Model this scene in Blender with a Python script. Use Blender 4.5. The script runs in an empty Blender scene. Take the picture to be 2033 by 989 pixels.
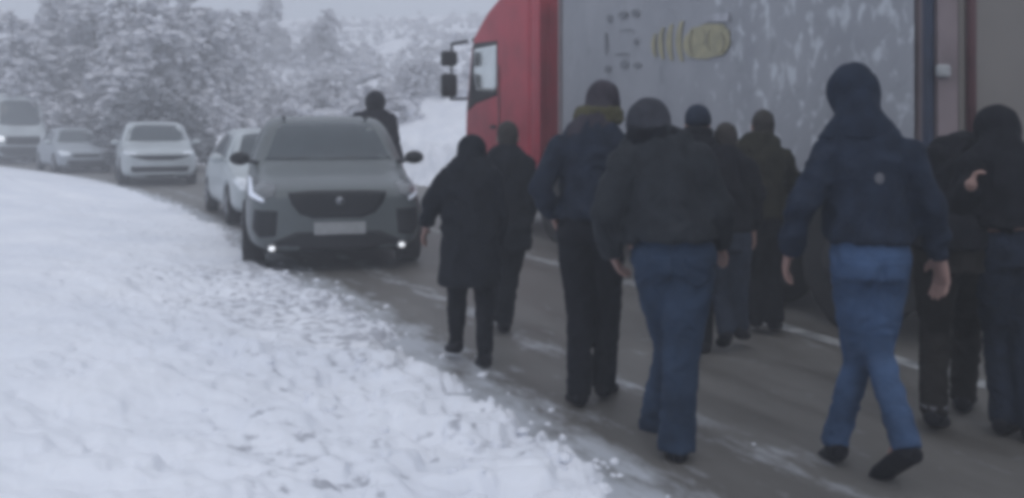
import bpy, bmesh, math, random
import numpy as np
from mathutils import Vector, Matrix, noise
from mathutils.bvhtree import BVHTree
random.seed(7); RNG = np.random.default_rng(7)
sc = bpy.context.scene
col = sc.collection

# ------------------------------------------------------------------ camera, sky, sun, exposure
F = 1900.0; CX = 1016.5; HZ = 252.0; CAMH = 1.5
cd = bpy.data.cameras.new("camera"); cam = bpy.data.objects.new("camera", cd); col.objects.link(cam)
cam.location = (0, 0, CAMH); cam.rotation_euler = (math.radians(90), 0, 0)
cd.sensor_width = 36; cd.lens = 36 * F / 2033; cd.shift_y = -(494.5 - HZ) / 2033
cd.clip_start = .1; cd.clip_end = 1000
sc.camera = cam

W = bpy.data.worlds.new("World"); sc.world = W; W.use_nodes = True
nt = W.node_tree; N = nt.nodes; Lk = nt.links; N.clear()
out = N.new('ShaderNodeOutputWorld'); bg = N.new('ShaderNodeBackground')
sky = N.new('ShaderNodeTexSky'); sky.sky_type = 'NISHITA'; sky.sun_disc = False
sky.sun_elevation = math.radians(48); sky.sun_rotation = math.radians(200)
sky.air_density = 1.5; sky.dust_density = 6; sky.ozone_density = 2
geo = N.new('ShaderNodeTexCoord'); sep = N.new('ShaderNodeSeparateXYZ')
ramp = N.new('ShaderNodeValToRGB')          # overcast deck: brighter overhead than at the horizon
ramp.color_ramp.elements[0].position = 0.0; ramp.color_ramp.elements[0].color = (.36, .435, .54, 1)
ramp.color_ramp.elements[1].position = 1.0; ramp.color_ramp.elements[1].color = (.81, .84, .92, 1)
sc1 = N.new('ShaderNodeMix'); sc1.data_type = 'RGBA'; sc1.inputs[0].default_value = .9
gain = N.new('ShaderNodeVectorMath'); gain.operation = 'SCALE'; gain.inputs[3].default_value = 9.0
Lk.new(geo.outputs['Generated'], sep.inputs[0]); Lk.new(sep.outputs['Z'], ramp.inputs[0])
Lk.new(ramp.outputs[0], gain.inputs[0])
Lk.new(sky.outputs[0], sc1.inputs[6]); Lk.new(gain.outputs[0], sc1.inputs[7])
Lk.new(sc1.outputs[2], bg.inputs[0]); bg.inputs[1].default_value = .10
Lk.new(bg.outputs[0], out.inputs[0])

sd = bpy.data.lights.new("sun", 'SUN'); sun = bpy.data.objects.new("sun", sd); col.objects.link(sun)
sd.energy = .5; sd.angle = math.radians(40); sd.color = (1, .97, .93)
sun.rotation_euler = (math.radians(42), 0, math.radians(20))
sc.view_settings.view_transform = 'Standard'; sc.view_settings.look = 'None'
sc.view_settings.exposure = 0.33; sc.view_settings.gamma = 1
sc.cycles.use_denoising = True
try: sc.cycles.denoiser = 'OPENIMAGEDENOISE'
except Exception: pass
sc.cycles.pixel_filter_type = 'BLACKMAN_HARRIS'; sc.cycles.filter_width = 5.0
sc.cycles.max_bounces = 5; sc.cycles.diffuse_bounces = 3; sc.cycles.glossy_bounces = 2
sc.cycles.volume_bounces = 1; sc.cycles.transparent_max_bounces = 6
sc.cycles.sample_clamp_indirect = 4

def P(u, v, Y):                                  # picture position at a real distance Y
    return Vector(((u - CX) * Y / F, Y, CAMH - (v - HZ) * Y / F))

# ------------------------------------------------------------------ helpers
def tag(o, label=None, cat=None, group=None, kind=None):
    if label: o['label'] = label
    if cat: o['category'] = cat
    if group: o['group'] = group
    if kind: o['kind'] = kind
    return o
def empty(name, loc, label, cat, group=None, rz=0):
    o = bpy.data.objects.new(name, None); col.objects.link(o); o.location = loc
    o.rotation_euler = (0, 0, rz); o.empty_display_size = .2
    return tag(o, label, cat, group)
def link(name, me, mats, parent=None, smooth=True):
    o = bpy.data.objects.new(name, me); col.objects.link(o)
    if not isinstance(mats, (list, tuple)): mats = [mats]
    me.materials.clear()
    for m in mats: me.materials.append(m)
    if smooth:
        me.polygons.foreach_set('use_smooth', [True] * len(me.polygons))
    if parent: o.parent = parent
    return o
def mesh_of(bm):
    me = bpy.data.meshes.new('m'); bmesh.ops.recalc_face_normals(bm, faces=bm.faces)
    bm.to_mesh(me); bm.free(); return me
def modded(me, fn):
    o = bpy.data.objects.new('tmp', me); col.objects.link(o); fn(o)
    dg = bpy.context.evaluated_depsgraph_get(); dg.update()
    r = bpy.data.meshes.new_from_object(o.evaluated_get(dg)); bpy.data.objects.remove(o)
    return r
def subsurf(me, lv=2):
    def f(o):
        m = o.modifiers.new('s', 'SUBSURF'); m.levels = lv; m.render_levels = lv
    return modded(me, f)
def bevel(me, w=.02, seg=2, ang=30):
    def f(o):
        m = o.modifiers.new('b', 'BEVEL'); m.width = w; m.segments = seg; m.limit_method = 'ANGLE'; m.angle_limit = math.radians(ang)
    return modded(me, f)
def box(bm, c, s, rz=0, mat=0):
    M = Matrix.Translation(c) @ Matrix.Rotation(rz, 4, 'Z') @ Matrix.Diagonal((s[0], s[1], s[2], 1))
    r = bmesh.ops.create_cube(bm, size=1, matrix=M)
    for v in r['verts']:
        for f in v.link_faces: f.material_index = mat
def cyl(bm, a, b, r1, r2=None, seg=16, mat=0):
    a = Vector(a); b = Vector(b); r2 = r1 if r2 is None else r2
    d = b - a; q = d.to_track_quat('Z', 'Y').to_matrix().to_4x4()
    M = Matrix.Translation((a + b) / 2) @ q
    r = bmesh.ops.create_cone(bm, cap_ends=True, segments=seg, radius1=r1, radius2=r2, depth=d.length, matrix=M)
    for v in r['verts']:
        for f in v.link_faces: f.material_index = mat
def bbox_obj(name, c, s, m, parent, bw=.015, rz=0):
    bm = bmesh.new(); box(bm, c, s, rz); me = mesh_of(bm)
    if bw: me = bevel(me, bw)
    return link(name, me, m, parent, smooth=False)

# ------------------------------------------------------------------ materials
def mat(name, base, rough=.6, metal=0, var=.25, scale=6, bump=0, bscale=40, col2=None, spec=None, coat=0):
    m = bpy.data.materials.new(name); m.use_nodes = True
    t = m.node_tree; n = t.nodes; b = n['Principled BSDF']
    b.inputs['Roughness'].default_value = rough; b.inputs['Metallic'].default_value = metal
    if spec is not None: b.inputs['Specular IOR Level'].default_value = spec
    if coat: b.inputs['Coat Weight'].default_value = coat
    tc = n.new('ShaderNodeTexCoord'); nz = n.new('ShaderNodeTexNoise'); nz.inputs['Scale'].default_value = scale
    nz.inputs['Detail'].default_value = 6
    rp = n.new('ShaderNodeValToRGB'); rp.color_ramp.elements[0].position = .3; rp.color_ramp.elements[1].position = .7
    c2 = col2 or tuple(min(1, c * (1 + var)) for c in base)
    c1 = base if col2 else tuple(c * (1 - var) for c in base)
    rp.color_ramp.elements[0].color = (*c1, 1); rp.color_ramp.elements[1].color = (*c2, 1)
    t.links.new(tc.outputs['Object'], nz.inputs['Vector']); t.links.new(nz.outputs['Fac'], rp.inputs[0])
    t.links.new(rp.outputs[0], b.inputs['Base Color'])
    if bump:
        n2 = n.new('ShaderNodeTexNoise'); n2.inputs['Scale'].default_value = bscale; n2.inputs['Detail'].default_value = 5
        bp = n.new('ShaderNodeBump'); bp.inputs['Strength'].default_value = bump; bp.inputs['Distance'].default_value = .02
        t.links.new(tc.outputs['Object'], n2.inputs['Vector']); t.links.new(n2.outputs['Fac'], bp.inputs['Height'])
        t.links.new(bp.outputs[0], b.inputs['Normal'])
    return m
def emit(name, c, s):
    m = bpy.data.materials.new(name); m.use_nodes = True; b = m.node_tree.nodes['Principled BSDF']
    b.inputs['Emission Color'].default_value = (*c, 1); b.inputs['Emission Strength'].default_value = s
    b.inputs['Base Color'].default_value = (*c, 1); return m

M = {}
M['black_plastic'] = mat('black_plastic', (.012, .013, .016), .55, spec=.3)
M['rubber'] = mat('rubber', (.018, .018, .02), .85)
M['glass'] = mat('glass', (.03, .045, .055), .08, var=.1, spec=.6)
M['glass_pale'] = mat('glass_pale', (.75, .8, .8), .12, metal=.85, var=.05)
M['rim'] = mat('rim', (.25, .26, .28), .35, metal=.8)
M['suv_paint'] = mat('suv_paint', (.085, .1, .105), .42, var=.12, scale=3, coat=.25)
M['white_paint'] = mat('white_paint', (.40, .44, .46), .4, var=.12, scale=2, coat=.3)
M['silver_paint'] = mat('silver_paint', (.3, .33, .36), .4, metal=.2, var=.1)
M['red_paint'] = mat('red_paint', (.40, .032, .055), .5, var=.18, scale=2.5)
M['plate'] = mat('plate', (.3, .31, .32), .5, var=.15, scale=18)
M['chrome'] = mat('chrome', (.6, .62, .65), .25, metal=.9)
M['lamp_glass'] = mat('lamp_glass', (.72, .76, .82), .15)
M['lamp_dark'] = mat('lamp_dark', (.12, .13, .14), .2)
M['lamp_soft'] = emit('lamp_soft', (.85, .9, 1), .03)
M['lamp_on'] = emit('lamp_on', (.95, .97, 1), .5)
M['chassis'] = mat('chassis', (.022, .022, .025), .7)
M['navy_steel'] = mat('navy_steel', (.016, .026, .055), .5)
M['door_grey'] = mat('door_grey', (.17, .155, .145), .6, var=.08, scale=1.5)
M['frame_grey'] = mat('frame_grey', (.2, .16, .17), .6, var=.2, scale=3)
M['rust_red'] = mat('rust_red', (.11, .05, .055), .6)
M['line_paint'] = mat('line_paint', (.12, .125, .13), .7, col2=(.42, .43, .44), scale=5)
M['skin'] = mat('skin', (.29, .18, .155), .55, var=.12)
M['hair'] = mat('hair', (.02, .016, .015), .8)
M['bark'] = mat('bark', (.1, .09, .085), .9, bump=.4)
M['eye'] = mat('eye', (.05, .05, .05), .3)

def snow_material(name, dent_shade=0.0):
    m = bpy.data.materials.new(name); m.use_nodes = True
    t = m.node_tree; n = t.nodes; b = n['Principled BSDF']; L = t.links
    b.inputs['Roughness'].default_value = .75; b.inputs['Specular IOR Level'].default_value = .25
    tc = n.new('ShaderNodeTexCoord')
    def nz(s, d=6, r=.6):
        x = n.new('ShaderNodeTexNoise'); x.inputs['Scale'].default_value = s; x.inputs['Detail'].default_value = d
        x.inputs['Roughness'].default_value = r; L.new(tc.outputs['Object'], x.inputs['Vector']); return x
    big = nz(.8); c = n.new('ShaderNodeValToRGB')
    c.color_ramp.elements[0].position = .35; c.color_ramp.elements[0].color = (.74, .77, .84, 1)
    c.color_ramp.elements[1].position = .7; c.color_ramp.elements[1].color = (.85, .87, .92, 1)
    L.new(big.outputs['Fac'], c.inputs[0]); last = c.outputs[0]
    if dent_shade:
        at = n.new('ShaderNodeAttribute'); at.attribute_name = 'dent_shade'
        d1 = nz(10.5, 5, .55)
        mm = n.new('ShaderNodeMath'); mm.operation = 'MULTIPLY_ADD'      # noise + mask: shade of dents painted into the snow colour
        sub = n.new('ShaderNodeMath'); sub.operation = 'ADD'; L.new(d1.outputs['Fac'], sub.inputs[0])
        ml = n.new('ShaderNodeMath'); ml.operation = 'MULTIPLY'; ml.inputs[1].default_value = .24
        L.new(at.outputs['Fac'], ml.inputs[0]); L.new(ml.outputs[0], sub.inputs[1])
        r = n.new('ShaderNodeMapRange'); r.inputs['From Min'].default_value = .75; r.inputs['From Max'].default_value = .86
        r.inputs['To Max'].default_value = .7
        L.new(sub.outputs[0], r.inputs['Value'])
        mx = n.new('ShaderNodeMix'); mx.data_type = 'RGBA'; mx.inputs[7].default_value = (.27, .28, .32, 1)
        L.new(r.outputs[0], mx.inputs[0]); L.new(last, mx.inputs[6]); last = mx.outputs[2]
    L.new(last, b.inputs['Base Color'])
    fn = nz(14, 8, .65); bp = n.new('ShaderNodeBump'); bp.inputs['Strength'].default_value = .3; bp.inputs['Distance'].default_value = .02
    L.new(fn.outputs['Fac'], bp.inputs['Height']); L.new(bp.outputs[0], b.inputs['Normal'])
    return m
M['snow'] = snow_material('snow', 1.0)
M['snow_clean'] = snow_material('snow_clean')
M['twig'] = mat('twig', (.5, .51, .55), .9, var=.4, scale=3)
M['needle'] = mat('needle', (.17, .18, .20), .9, var=.4, scale=3)

def road_material():
    m = bpy.data.materials.new('wet_asphalt'); m.use_nodes = True
    t = m.node_tree; n = t.nodes; b = n['Principled BSDF']; L = t.links
    uv = n.new('ShaderNodeUVMap'); uv.uv_map = 'road'
    sp = n.new('ShaderNodeSeparateXYZ'); L.new(uv.outputs[0], sp.inputs[0])
    mp = n.new('ShaderNodeMapping'); mp.inputs['Scale'].default_value = (2.2, .5, 1); L.new(uv.outputs[0], mp.inputs[0])
    a = n.new('ShaderNodeTexNoise'); a.inputs['Scale'].default_value = 1.6; a.inputs['Detail'].default_value = 7; L.new(mp.outputs[0], a.inputs['Vector'])
    rc = n.new('ShaderNodeValToRGB'); e = rc.color_ramp.elements
    e[0].position = .3; e[0].color = (.092, .086, .079, 1); e[1].position = .7; e[1].color = (.155, .149, .142, 1)
    L.new(a.outputs['Fac'], rc.inputs[0])
    # across-road wear: pale slush near the bank edge and between the tracks
    cr = n.new('ShaderNodeValToRGB'); cr.color_ramp.interpolation = 'EASE'
    E = cr.color_ramp.elements; E[0].position = 0; E[0].color = (1, 1, 1, 1)
    E[1].position = 1; E[1].color = (.2, .2, .2, 1)
    for p, v in ((.025, .8), (.06, .3), (.09, .14), (.125, .52), (.155, .14), (.24, .18), (.33, .08), (.40, .24), (.55, .12), (.7, .25), (.9, .2)):
        x = E.new(p); x.color = (v, v, v, 1)
    mr = n.new('ShaderNodeMath'); mr.operation = 'DIVIDE'; mr.inputs[1].default_value = 7.0
    L.new(sp.outputs['X'], mr.inputs[0]); L.new(mr.outputs[0], cr.inputs[0])
    mp2 = n.new('ShaderNodeMapping'); mp2.inputs['Scale'].default_value = (3.2, 1.1, 1); L.new(uv.outputs[0], mp2.inputs[0])
    s = n.new('ShaderNodeTexNoise'); s.inputs['Scale'].default_value = 2.2; s.inputs['Detail'].default_value = 9; s.inputs['Roughness'].default_value = .68
    L.new(mp2.outputs[0], s.inputs['Vector'])
    ad = n.new('ShaderNodeMath'); ad.operation = 'MULTIPLY_ADD'; ad.inputs[1].default_value = .42
    L.new(cr.outputs[0], ad.inputs[0]); L.new(s.outputs['Fac'], ad.inputs[2])
    r = n.new('ShaderNodeMapRange'); r.inputs['From Min'].default_value = .66; r.inputs['From Max'].default_value = .92
    r.inputs['To Max'].default_value = .85
    L.new(ad.outputs[0], r.inputs['Value'])
    mx = n.new('ShaderNodeMix'); mx.data_type = 'RGBA'; mx.inputs[7].default_value = (.5, .53, .58, 1)
    L.new(r.outputs[0], mx.inputs[0]); L.new(rc.outputs[0], mx.inputs[6]); L.new(mx.outputs[2], b.inputs['Base Color'])
    ro = n.new('ShaderNodeMapRange'); ro.inputs['To Min'].default_value = .38; ro.inputs['To Max'].default_value = .75
    L.new(a.outputs['Fac'], ro.inputs['Value']); L.new(ro.outputs[0], b.inputs['Roughness'])
    bp = n.new('ShaderNodeBump'); bp.inputs['Strength'].default_value = .35; bp.inputs['Distance'].default_value = .02
    L.new(s.outputs['Fac'], bp.inputs['Height']); L.new(bp.outputs[0], b.inputs['Normal'])
    return m
M['road'] = road_material()

# ------------------------------------------------------------------ road line and terrain
EDGE = [(12, -25), (6.8, -12), (3.9, -4), (2.25, 0), (.95, 2.8), (.455, 3.87), (-.04, 4.93), (-1.29, 7.74), (-2.28, 9.73), (-4.5, 14.4),
        (-7.4, 19.8), (-10.7, 25.2), (-15, 30.8), (-21.8, 38.3), (-30, 45), (-42, 50), (-60, 53), (-95, 54), (-140, 54)]
def catmull(pts, n=8):
    out = []
    for i in range(len(pts) - 1):
        p0 = pts[max(i-1, 0)]; p1 = pts[i]; p2 = pts[i+1]; p3 = pts[min(i+2, len(pts)-1)]
        for k in range(n):
            t = k / n
            out.append(tuple(.5 * ((2*p1[j]) + (-p0[j]+p2[j])*t + (2*p0[j]-5*p1[j]+4*p2[j]-p3[j])*t*t + (-p0[j]+3*p1[j]-3*p2[j]+p3[j])*t**3) for j in (0, 1)))
    out.append(pts[-1]); return np.array(out)
EC = catmull(EDGE)
def edge_frames():
    T = np.gradient(EC, axis=0); T /= np.linalg.norm(T, axis=1)[:, None]
    for _ in range(4):
        T[1:-1] = (T[:-2] + T[1:-1] + T[2:]) / 3
    T /= np.linalg.norm(T, axis=1)[:, None]
    return T, np.stack([T[:, 1], -T[:, 0]], 1)      # tangent, right-hand normal
ET, EN = edge_frames()
def signed(px, py):
    best = np.full(px.shape, 1e9); sg = np.zeros(px.shape)
    for i in range(len(EC) - 1):
        a = EC[i]; d = EC[i+1] - a; l2 = d @ d
        t = np.clip(((px-a[0])*d[0] + (py-a[1])*d[1]) / l2, 0, 1)
        dx = px - a[0] - t*d[0]; dy = py - a[1] - t*d[1]; r = np.hypot(dx, dy)
        cr = d[1]*dx - d[0]*dy
        m = r < best; best = np.where(m, r, best); sg = np.where(m, np.where(cr > 0, 1, -1), sg)
    return best * sg
ROADW = 6.7
_tab = RNG.random((256, 256))
def vnoise(x, y):
    xi = np.floor(x).astype(int); yi = np.floor(y).astype(int); fx = x-xi; fy = y-yi
    fx = fx*fx*(3-2*fx); fy = fy*fy*(3-2*fy)
    g = lambda a, b: _tab[a % 256, b % 256]
    return (g(xi, yi)*(1-fx)+g(xi+1, yi)*fx)*(1-fy) + (g(xi, yi+1)*(1-fx)+g(xi+1, yi+1)*fx)*fy
def fbm(x, y, o=4):
    r = 0; a = .5; s = 0
    for k in range(o):
        r = r + a*vnoise(x*2**k + 17*k, y*2**k + 31*k); s += a; a *= .55
    return r/s
def sm(t): t = np.clip(t, 0, 1); return t*t*(3-2*t)
def terrain(x, y):
    s = signed(x, y); a = -s; dist = np.hypot(x, y)
    wob = (fbm(x*3.1, y*3.1, 3) - .5) * .5 + (fbm(x*9, y*9, 3)-.5)*.25
    a2 = a + wob * sm((26-dist)/8) 
    zl = -.03 + .10*sm((a2+.02)/.22) + .24*sm((a2-.3)/2.6) + .25*sm((a2-2)/8)*sm((y-8)/8)
    band = sm(a2/.15) * (1 - .75*sm((a2-1.3)/1.8))
    ch = fbm(x*3.6+3, y*4.6, 3); ch2 = fbm(x*11, y*11, 2)
    amp = .18 + .82*sm((12-dist)/6)
    lump = (sm((ch-.40)/.16)*.05 - .04*sm((fbm(x*5+9, y*7+2, 2)-.66)/.1) + (ch2-.5)*.035) * band * amp * (.35+.8*sm((fbm(x*.7+11, y*.7+4, 2)-.35)/.3))
    zl = zl + lump + (fbm(x*.9, y*.9, 3)-.5)*.16*sm(a2/1.2)
    zl += .62*np.exp(-(((x+10.3)/.9)**2 + ((y-17.6)/1.2)**2))
    b = s - ROADW
    b2 = b + wob
    hill = .27*np.clip(b-2.5, 0, None)*sm((y-12)/14)
    hill = hill/(1+hill/60)
    zr = -.03 + .12*sm(b2/.25) + 1.0*sm((b2-.1)/1.4)*(1-.5*sm((b2-1.8)/1.5))*sm((y-6)/6) + hill + (fbm(x*.5, y*.5, 4)-.5)*1.0*sm((b-2)/4) + (fbm(x*2, y*2, 3)-.5)*.25*sm(b/1)
    z = np.where(s < ROADW*.5, zl, zr)
    z = np.where((a2 < -.02) & (s < ROADW*.5) , np.minimum(z, -.03), z)
    dent_shade = np.where(s < ROADW*.5, sm((a2+.1)/.1)*(1-.85*sm((a2-.7)/1.6)), .3*(1-sm(b/2)))  # weight of the painted dent shade, strongest near the road edge
    dent_shade = dent_shade*(.45+.75*sm((fbm(x*.55+5, y*.55, 2)-.35)/.3))
    dent_shade = dent_shade*(sm((22-dist)/12)*.8+.2) - .28*sm((a2-1.8)/1.6)
    return z, dent_shade, s
NA, NR = 980, 900
ang = np.concatenate([np.linspace(-100, -34, 60), np.linspace(-33.5, 32, NA-110), np.linspace(33, 100, 50)]) * math.pi/180
rad = 1.0 * (190/1.0) ** (np.linspace(0, 1, NR)**1.0)
A, R = np.meshgrid(ang, rad); GX = R*np.sin(A); GY = R*np.cos(A)
GZ, GD, GS = terrain(GX.ravel(), GY.ravel()); 
verts = np.stack([GX.ravel(), GY.ravel(), GZ], 1)
idx = np.arange(NR*NA).reshape(NR, NA)
quads = np.stack([idx[:-1, :-1], idx[:-1, 1:], idx[1:, 1:], idx[1:, :-1]], -1).reshape(-1, 4)
# drop cells fully under the road
under = ((GS > .9) & (GS < ROADW-.9))
keep = ~under[quads].all(1); quads = quads[keep][:, ::-1]
used = np.unique(quads); rm = -np.ones(len(verts), int); rm[used] = np.arange(len(used))
verts = verts[used]; quads = rm[quads]; gd = GD[used]
me = bpy.data.meshes.new('ground'); me.vertices.add(len(verts)); me.vertices.foreach_set('co', verts.astype(np.float32).ravel())
me.loops.add(quads.size); me.loops.foreach_set('vertex_index', quads.ravel().astype(np.int32))
me.polygons.add(len(quads)); me.polygons.foreach_set('loop_start', np.arange(0, quads.size, 4, dtype=np.int32))
me.update(calc_edges=True); at = me.attributes.new('dent_shade', 'FLOAT', 'POINT'); at.data.foreach_set('value', gd.astype(np.float32))
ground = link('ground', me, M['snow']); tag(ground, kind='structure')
def ground_z(x, y):
    z, d, s = terrain(np.array([x], float), np.array([y], float)); return float(max(z[0], -.02))

def strip(name, s0, s1, z, m, ns=12, i0=0, i1=None, kind='structure'):
    i1 = i1 or len(EC); bm = bmesh.new(); uvl = bm.loops.layers.uv.new('road')
    cum = np.concatenate([[0], np.cumsum(np.linalg.norm(np.diff(EC, axis=0), axis=1))]); rows = []
    for i in range(i0, i1):
        row = []
        for k in range(ns+1):
            s = s0 + (s1-s0)*k/ns; p = EC[i] + EN[i]*s
            row.append((bm.verts.new((p[0], p[1], z)), s, cum[i]))
        rows.append(row)
    for a, b in zip(rows, rows[1:]):
        for k in range(ns):
            q = [a[k], a[k+1], b[k+1], b[k]]; f = bm.faces.new([x[0] for x in q])
            for l, x in zip(f.loops, q): l[uvl].uv = (x[1], x[2])
    me = bpy.data.meshes.new(name); bm.normal_update(); bm.to_mesh(me); bm.free()
    o = link(name, me, m); tag(o, kind=kind); return o
strip('road', -1.2, ROADW+1.2, 0, M['road'])
strip('road_marking', 2.72, 2.87, .004, M['line_paint'], 2)

# loose snow crumbs along the edge and in the ruts
def blob(bm, c, r, sq=.7, seed=0, mats=None, sub=1):
    r0 = bmesh.ops.create_icosphere(bm, subdivisions=sub, radius=1)
    rs = random.Random(seed); a = rs.random()*6.28
    sx, sy = rs.uniform(.7, 1.4), rs.uniform(.7, 1.4)
    for v in r0['verts']:
        d = v.co.copy(); k = 1 + .35*noise.noise(d*1.7 + Vector((seed*1.3, seed*.7, 0)))
        x, y, z = d.x*r*sx*k, d.y*r*sy*k, d.z*r*sq*k
        v.co = Vector((c[0] + x*math.cos(a)-y*math.sin(a), c[1] + x*math.sin(a)+y*math.cos(a), c[2]+z))
    return r0
bm = bmesh.new()
for k in range(520):
    i = random.choice(range(30, 110)); t = random.random(); p = EC[i]*(1-t)+EC[min(i+1, len(EC)-1)]*t
    mode = random.random()
    if mode < .62: s = -abs(random.gauss(0, .7)) + .12
    elif mode < .985: s = random.gauss(.10, .13)
    else: s = random.gauss(.87, .07)
    q = p + EN[i]*s; dd = math.hypot(*q)
    if dd < 3 or q[1] < 2.5: continue
    if .6 < s < 2.2 and q[1] > 6: continue
    r = abs(random.gauss(0, .015)) + .008
    if s > .5: r *= .55
    blob(bm, (q[0], q[1], max(ground_z(q[0], q[1]), 0)+r*.15), r, .6, k)
tag(link('snow_crumbs', mesh_of(bm), M['snow_clean']), 'loose snow crumbs scattered along the road edge', 'snow', kind='stuff')

# ------------------------------------------------------------------ car builder
def loft_body(st, L):
    """st: (l, w, zb, zmid, zbelt, wbelt, wr, zt) from the front; faces -Y"""
    bm = bmesh.new(); rings = []
    for (l, w, zb, zmid, zbelt, wbelt, wr, zt) in st:
        h = [(0, zb), (w*.82, zb), (w*.98, zb+.10), (w, zmid), (wbelt, zbelt), (wr, zt-.05), (wr*.8, zt-.004), (0, zt)]
        full = h + [(-x, z) for x, z in reversed(h[1:-1])]
        rings.append([bm.verts.new((x, l - L/2, z)) for x, z in full])
    n = len(rings[0])
    for a, b in zip(rings, rings[1:]):
        for i in range(n): bm.faces.new((a[i], a[(i+1) % n], b[(i+1) % n], b[i]))
    for r in (rings[0], rings[-1]):
        h = n // 2                                   # quad cap
        for k in range(h):
            i, j = k, (n-k) % n
            i2, j2 = k+1, (n-k-1) % n
            vs = []
            for q in (r[i], r[i2], r[j2], r[j]):
                if q not in vs: vs.append(q)
            if len(vs) > 2:
                try: bm.faces.new(vs)
                except ValueError: pass
    return subsurf(mesh_of(bm), 3)
def bvh_of(me):
    return BVHTree.FromPolygons([v.co.copy() for v in me.vertices], [list(p.vertices) for p in me.polygons])
def patch(bvh, pts, axis, off=.006, n=40, rings=6, sgn=1):
    """outline projected on the body: a thin shell sitting on its surface"""
    pts = [Vector(p) for p in pts]; res = []
    per = [(pts[(i+1) % len(pts)]-pts[i]).length for i in range(len(pts))]; tot = sum(per)
    for i, p in enumerate(pts):
        k = max(1, round(n*per[i]/tot)); q = pts[(i+1) % len(pts)]
        res += [p.lerp(q, j/k) for j in range(k)]
    c = sum(res, Vector((0, 0)))/len(res)
    def cast(p):
        if axis == 'front': o, d = Vector((p.x, -9, p.y)), Vector((0, 1, 0))
        elif axis == 'back': o, d = Vector((p.x, 9, p.y)), Vector((0, -1, 0))
        elif axis == 'side': o, d = Vector((9*sgn, p.x, p.y)), Vector((-sgn, 0, 0))
        h = bvh.ray_cast(o, d)
        if h[0] is None:
            h = bvh.find_nearest(Vector((p.x, 0, p.y)) if axis in ('front', 'back') else Vector((sgn, p.x, p.y)))
            return h[0] - d*off
        return h[0] - d*off
    bm = bmesh.new(); R = []
    for k in range(rings):
        f = 1 - k/rings; R.append([bm.verts.new(cast(c + (p-c)*f)) for p in res])
    cv = bm.verts.new(cast(c)); m = len(res)
    for a, b in zip(R, R[1:]):
        for i in range(m): bm.faces.new((a[i], a[(i+1) % m], b[(i+1) % m], b[i]))
    for i in range(m): bm.faces.new((R[-1][i], R[-1][(i+1) % m], cv))
    bmesh.ops.recalc_face_normals(bm, faces=bm.faces)
    # skirt down into the body
    d = {'front': Vector((0, 1, 0)), 'back': Vector((0, -1, 0)), 'side': Vector((-sgn, 0, 0))}[axis]
    lo = [bm.verts.new(v.co + d*(off+.012)) for v in R[0]]
    for i in range(m): bm.faces.new((R[0][(i+1) % m], R[0][i], lo[i], lo[(i+1) % m]))
    return mesh_of(bm)
def make_wheel(parent, x, y, r=.34, w=.22):
    s = 1 if x > 0 else -1
    bm = bmesh.new(); cyl(bm, (x-w/2, y, r), (x+w/2, y, r), r, seg=36); me = bevel(mesh_of(bm), .035, 3)
    wh = link('wheel', me, M['rubber'], parent)
    bm = bmesh.new(); xo = x + s*w/2
    cyl(bm, (xo-s*.02, y, r), (xo+s*.004, y, r), r*.3, seg=20)
    for k in range(5):
        a = k*2*math.pi/5; c = (xo-s*.002, y+math.cos(a)*r*.36, r+math.sin(a)*r*.36)
        b0 = Matrix.Translation(c) @ Matrix.Rotation(a, 4, 'X') @ Matrix.Diagonal((.02, r*.66, .06, 1))
        bmesh.ops.create_cube(bm, size=1, matrix=b0)
    cyl(bm, (xo-s*.03, y, r), (xo-s*.016, y, r), r*.68, seg=28)
    link('rim', mesh_of(bm), M['rim'], wh)
def build_car(kind, name, label, cat, front, yaw, paint, group=None):
    sp = CARS[kind]; Lc = sp['L']
    root = empty(name, (0, 0, 0), label, cat, group)
    me = loft_body(sp['st'], Lc)
    wr_, wf, wb, ww = sp['wheel']; hw = sp['hw']
    def cut(o):
        for yy in (wf-Lc/2, wb-Lc/2):
            for s in (-1, 1):
                bmc = bmesh.new(); cyl(bmc, (s*(hw-.26), yy, wr_), (s*(hw+.3), yy, wr_), wr_+.06, seg=32)
                co = bpy.data.objects.new('cut', mesh_of(bmc)); col.objects.link(co); co.hide_render = True
                cuts.append(co); b = o.modifiers.new('c', 'BOOLEAN'); b.operation = 'DIFFERENCE'; b.object = co; b.solver = 'EXACT'
    cuts = []
    bv = bvh_of(me)
    me2 = modded(me, cut)
    for c in cuts: bpy.data.objects.remove(c)
    body = link('body', me2, paint, root)
    for yy in (wf-Lc/2, wb-Lc/2):
        for s in (-1, 1): make_wheel(root, s*(hw-.115), yy, wr_, ww)
    bm = bmesh.new(); box(bm, (0, 0, sp['zb']+.03), (hw*1.55, Lc*.86, .12)); link('underbody', mesh_of(bm), M['chassis'], root, False)
    for (nm, m, ax, pts, off, mirror) in sp['parts']:
        for s in ((1, -1) if mirror else (1,)):
            q = [(p[0]*s if ax in ('front', 'back') else p[0]-Lc/2, p[1]) for p in pts]
            sg = s
            link(nm, patch(bv, q, ax, off, sgn=sg), M[m], root)
    for s in (1, -1):
        mx, my, mz = sp['mirror']
        bm = bmesh.new(); cyl(bm, (s*(mx-.14), my-Lc/2+.02, mz-.05), (s*(mx+.02), my-Lc/2, mz-.03), .022)
        c = bmesh.ops.create_uvsphere(bm, u_segments=16, v_segments=10, radius=1, matrix=Matrix.Translation((s*(mx+.07), my-Lc/2, mz)) @ Matrix.Diagonal((.115, .075, .078, 1)))
        link('side_mirror', mesh_of(bm), M[sp['mirror_mat']], root)
    # placement: the nose stands at `front`, the car looks along yaw
    d = Vector((-math.sin(yaw), math.cos(yaw), 0))     # from nose to tail
    c = Vector((front[0], front[1], 0)) + d*(Lc/2)
    root.location = c; root.rotation_euler = (0, 0, yaw)
    return root
CARS = {}
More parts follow.
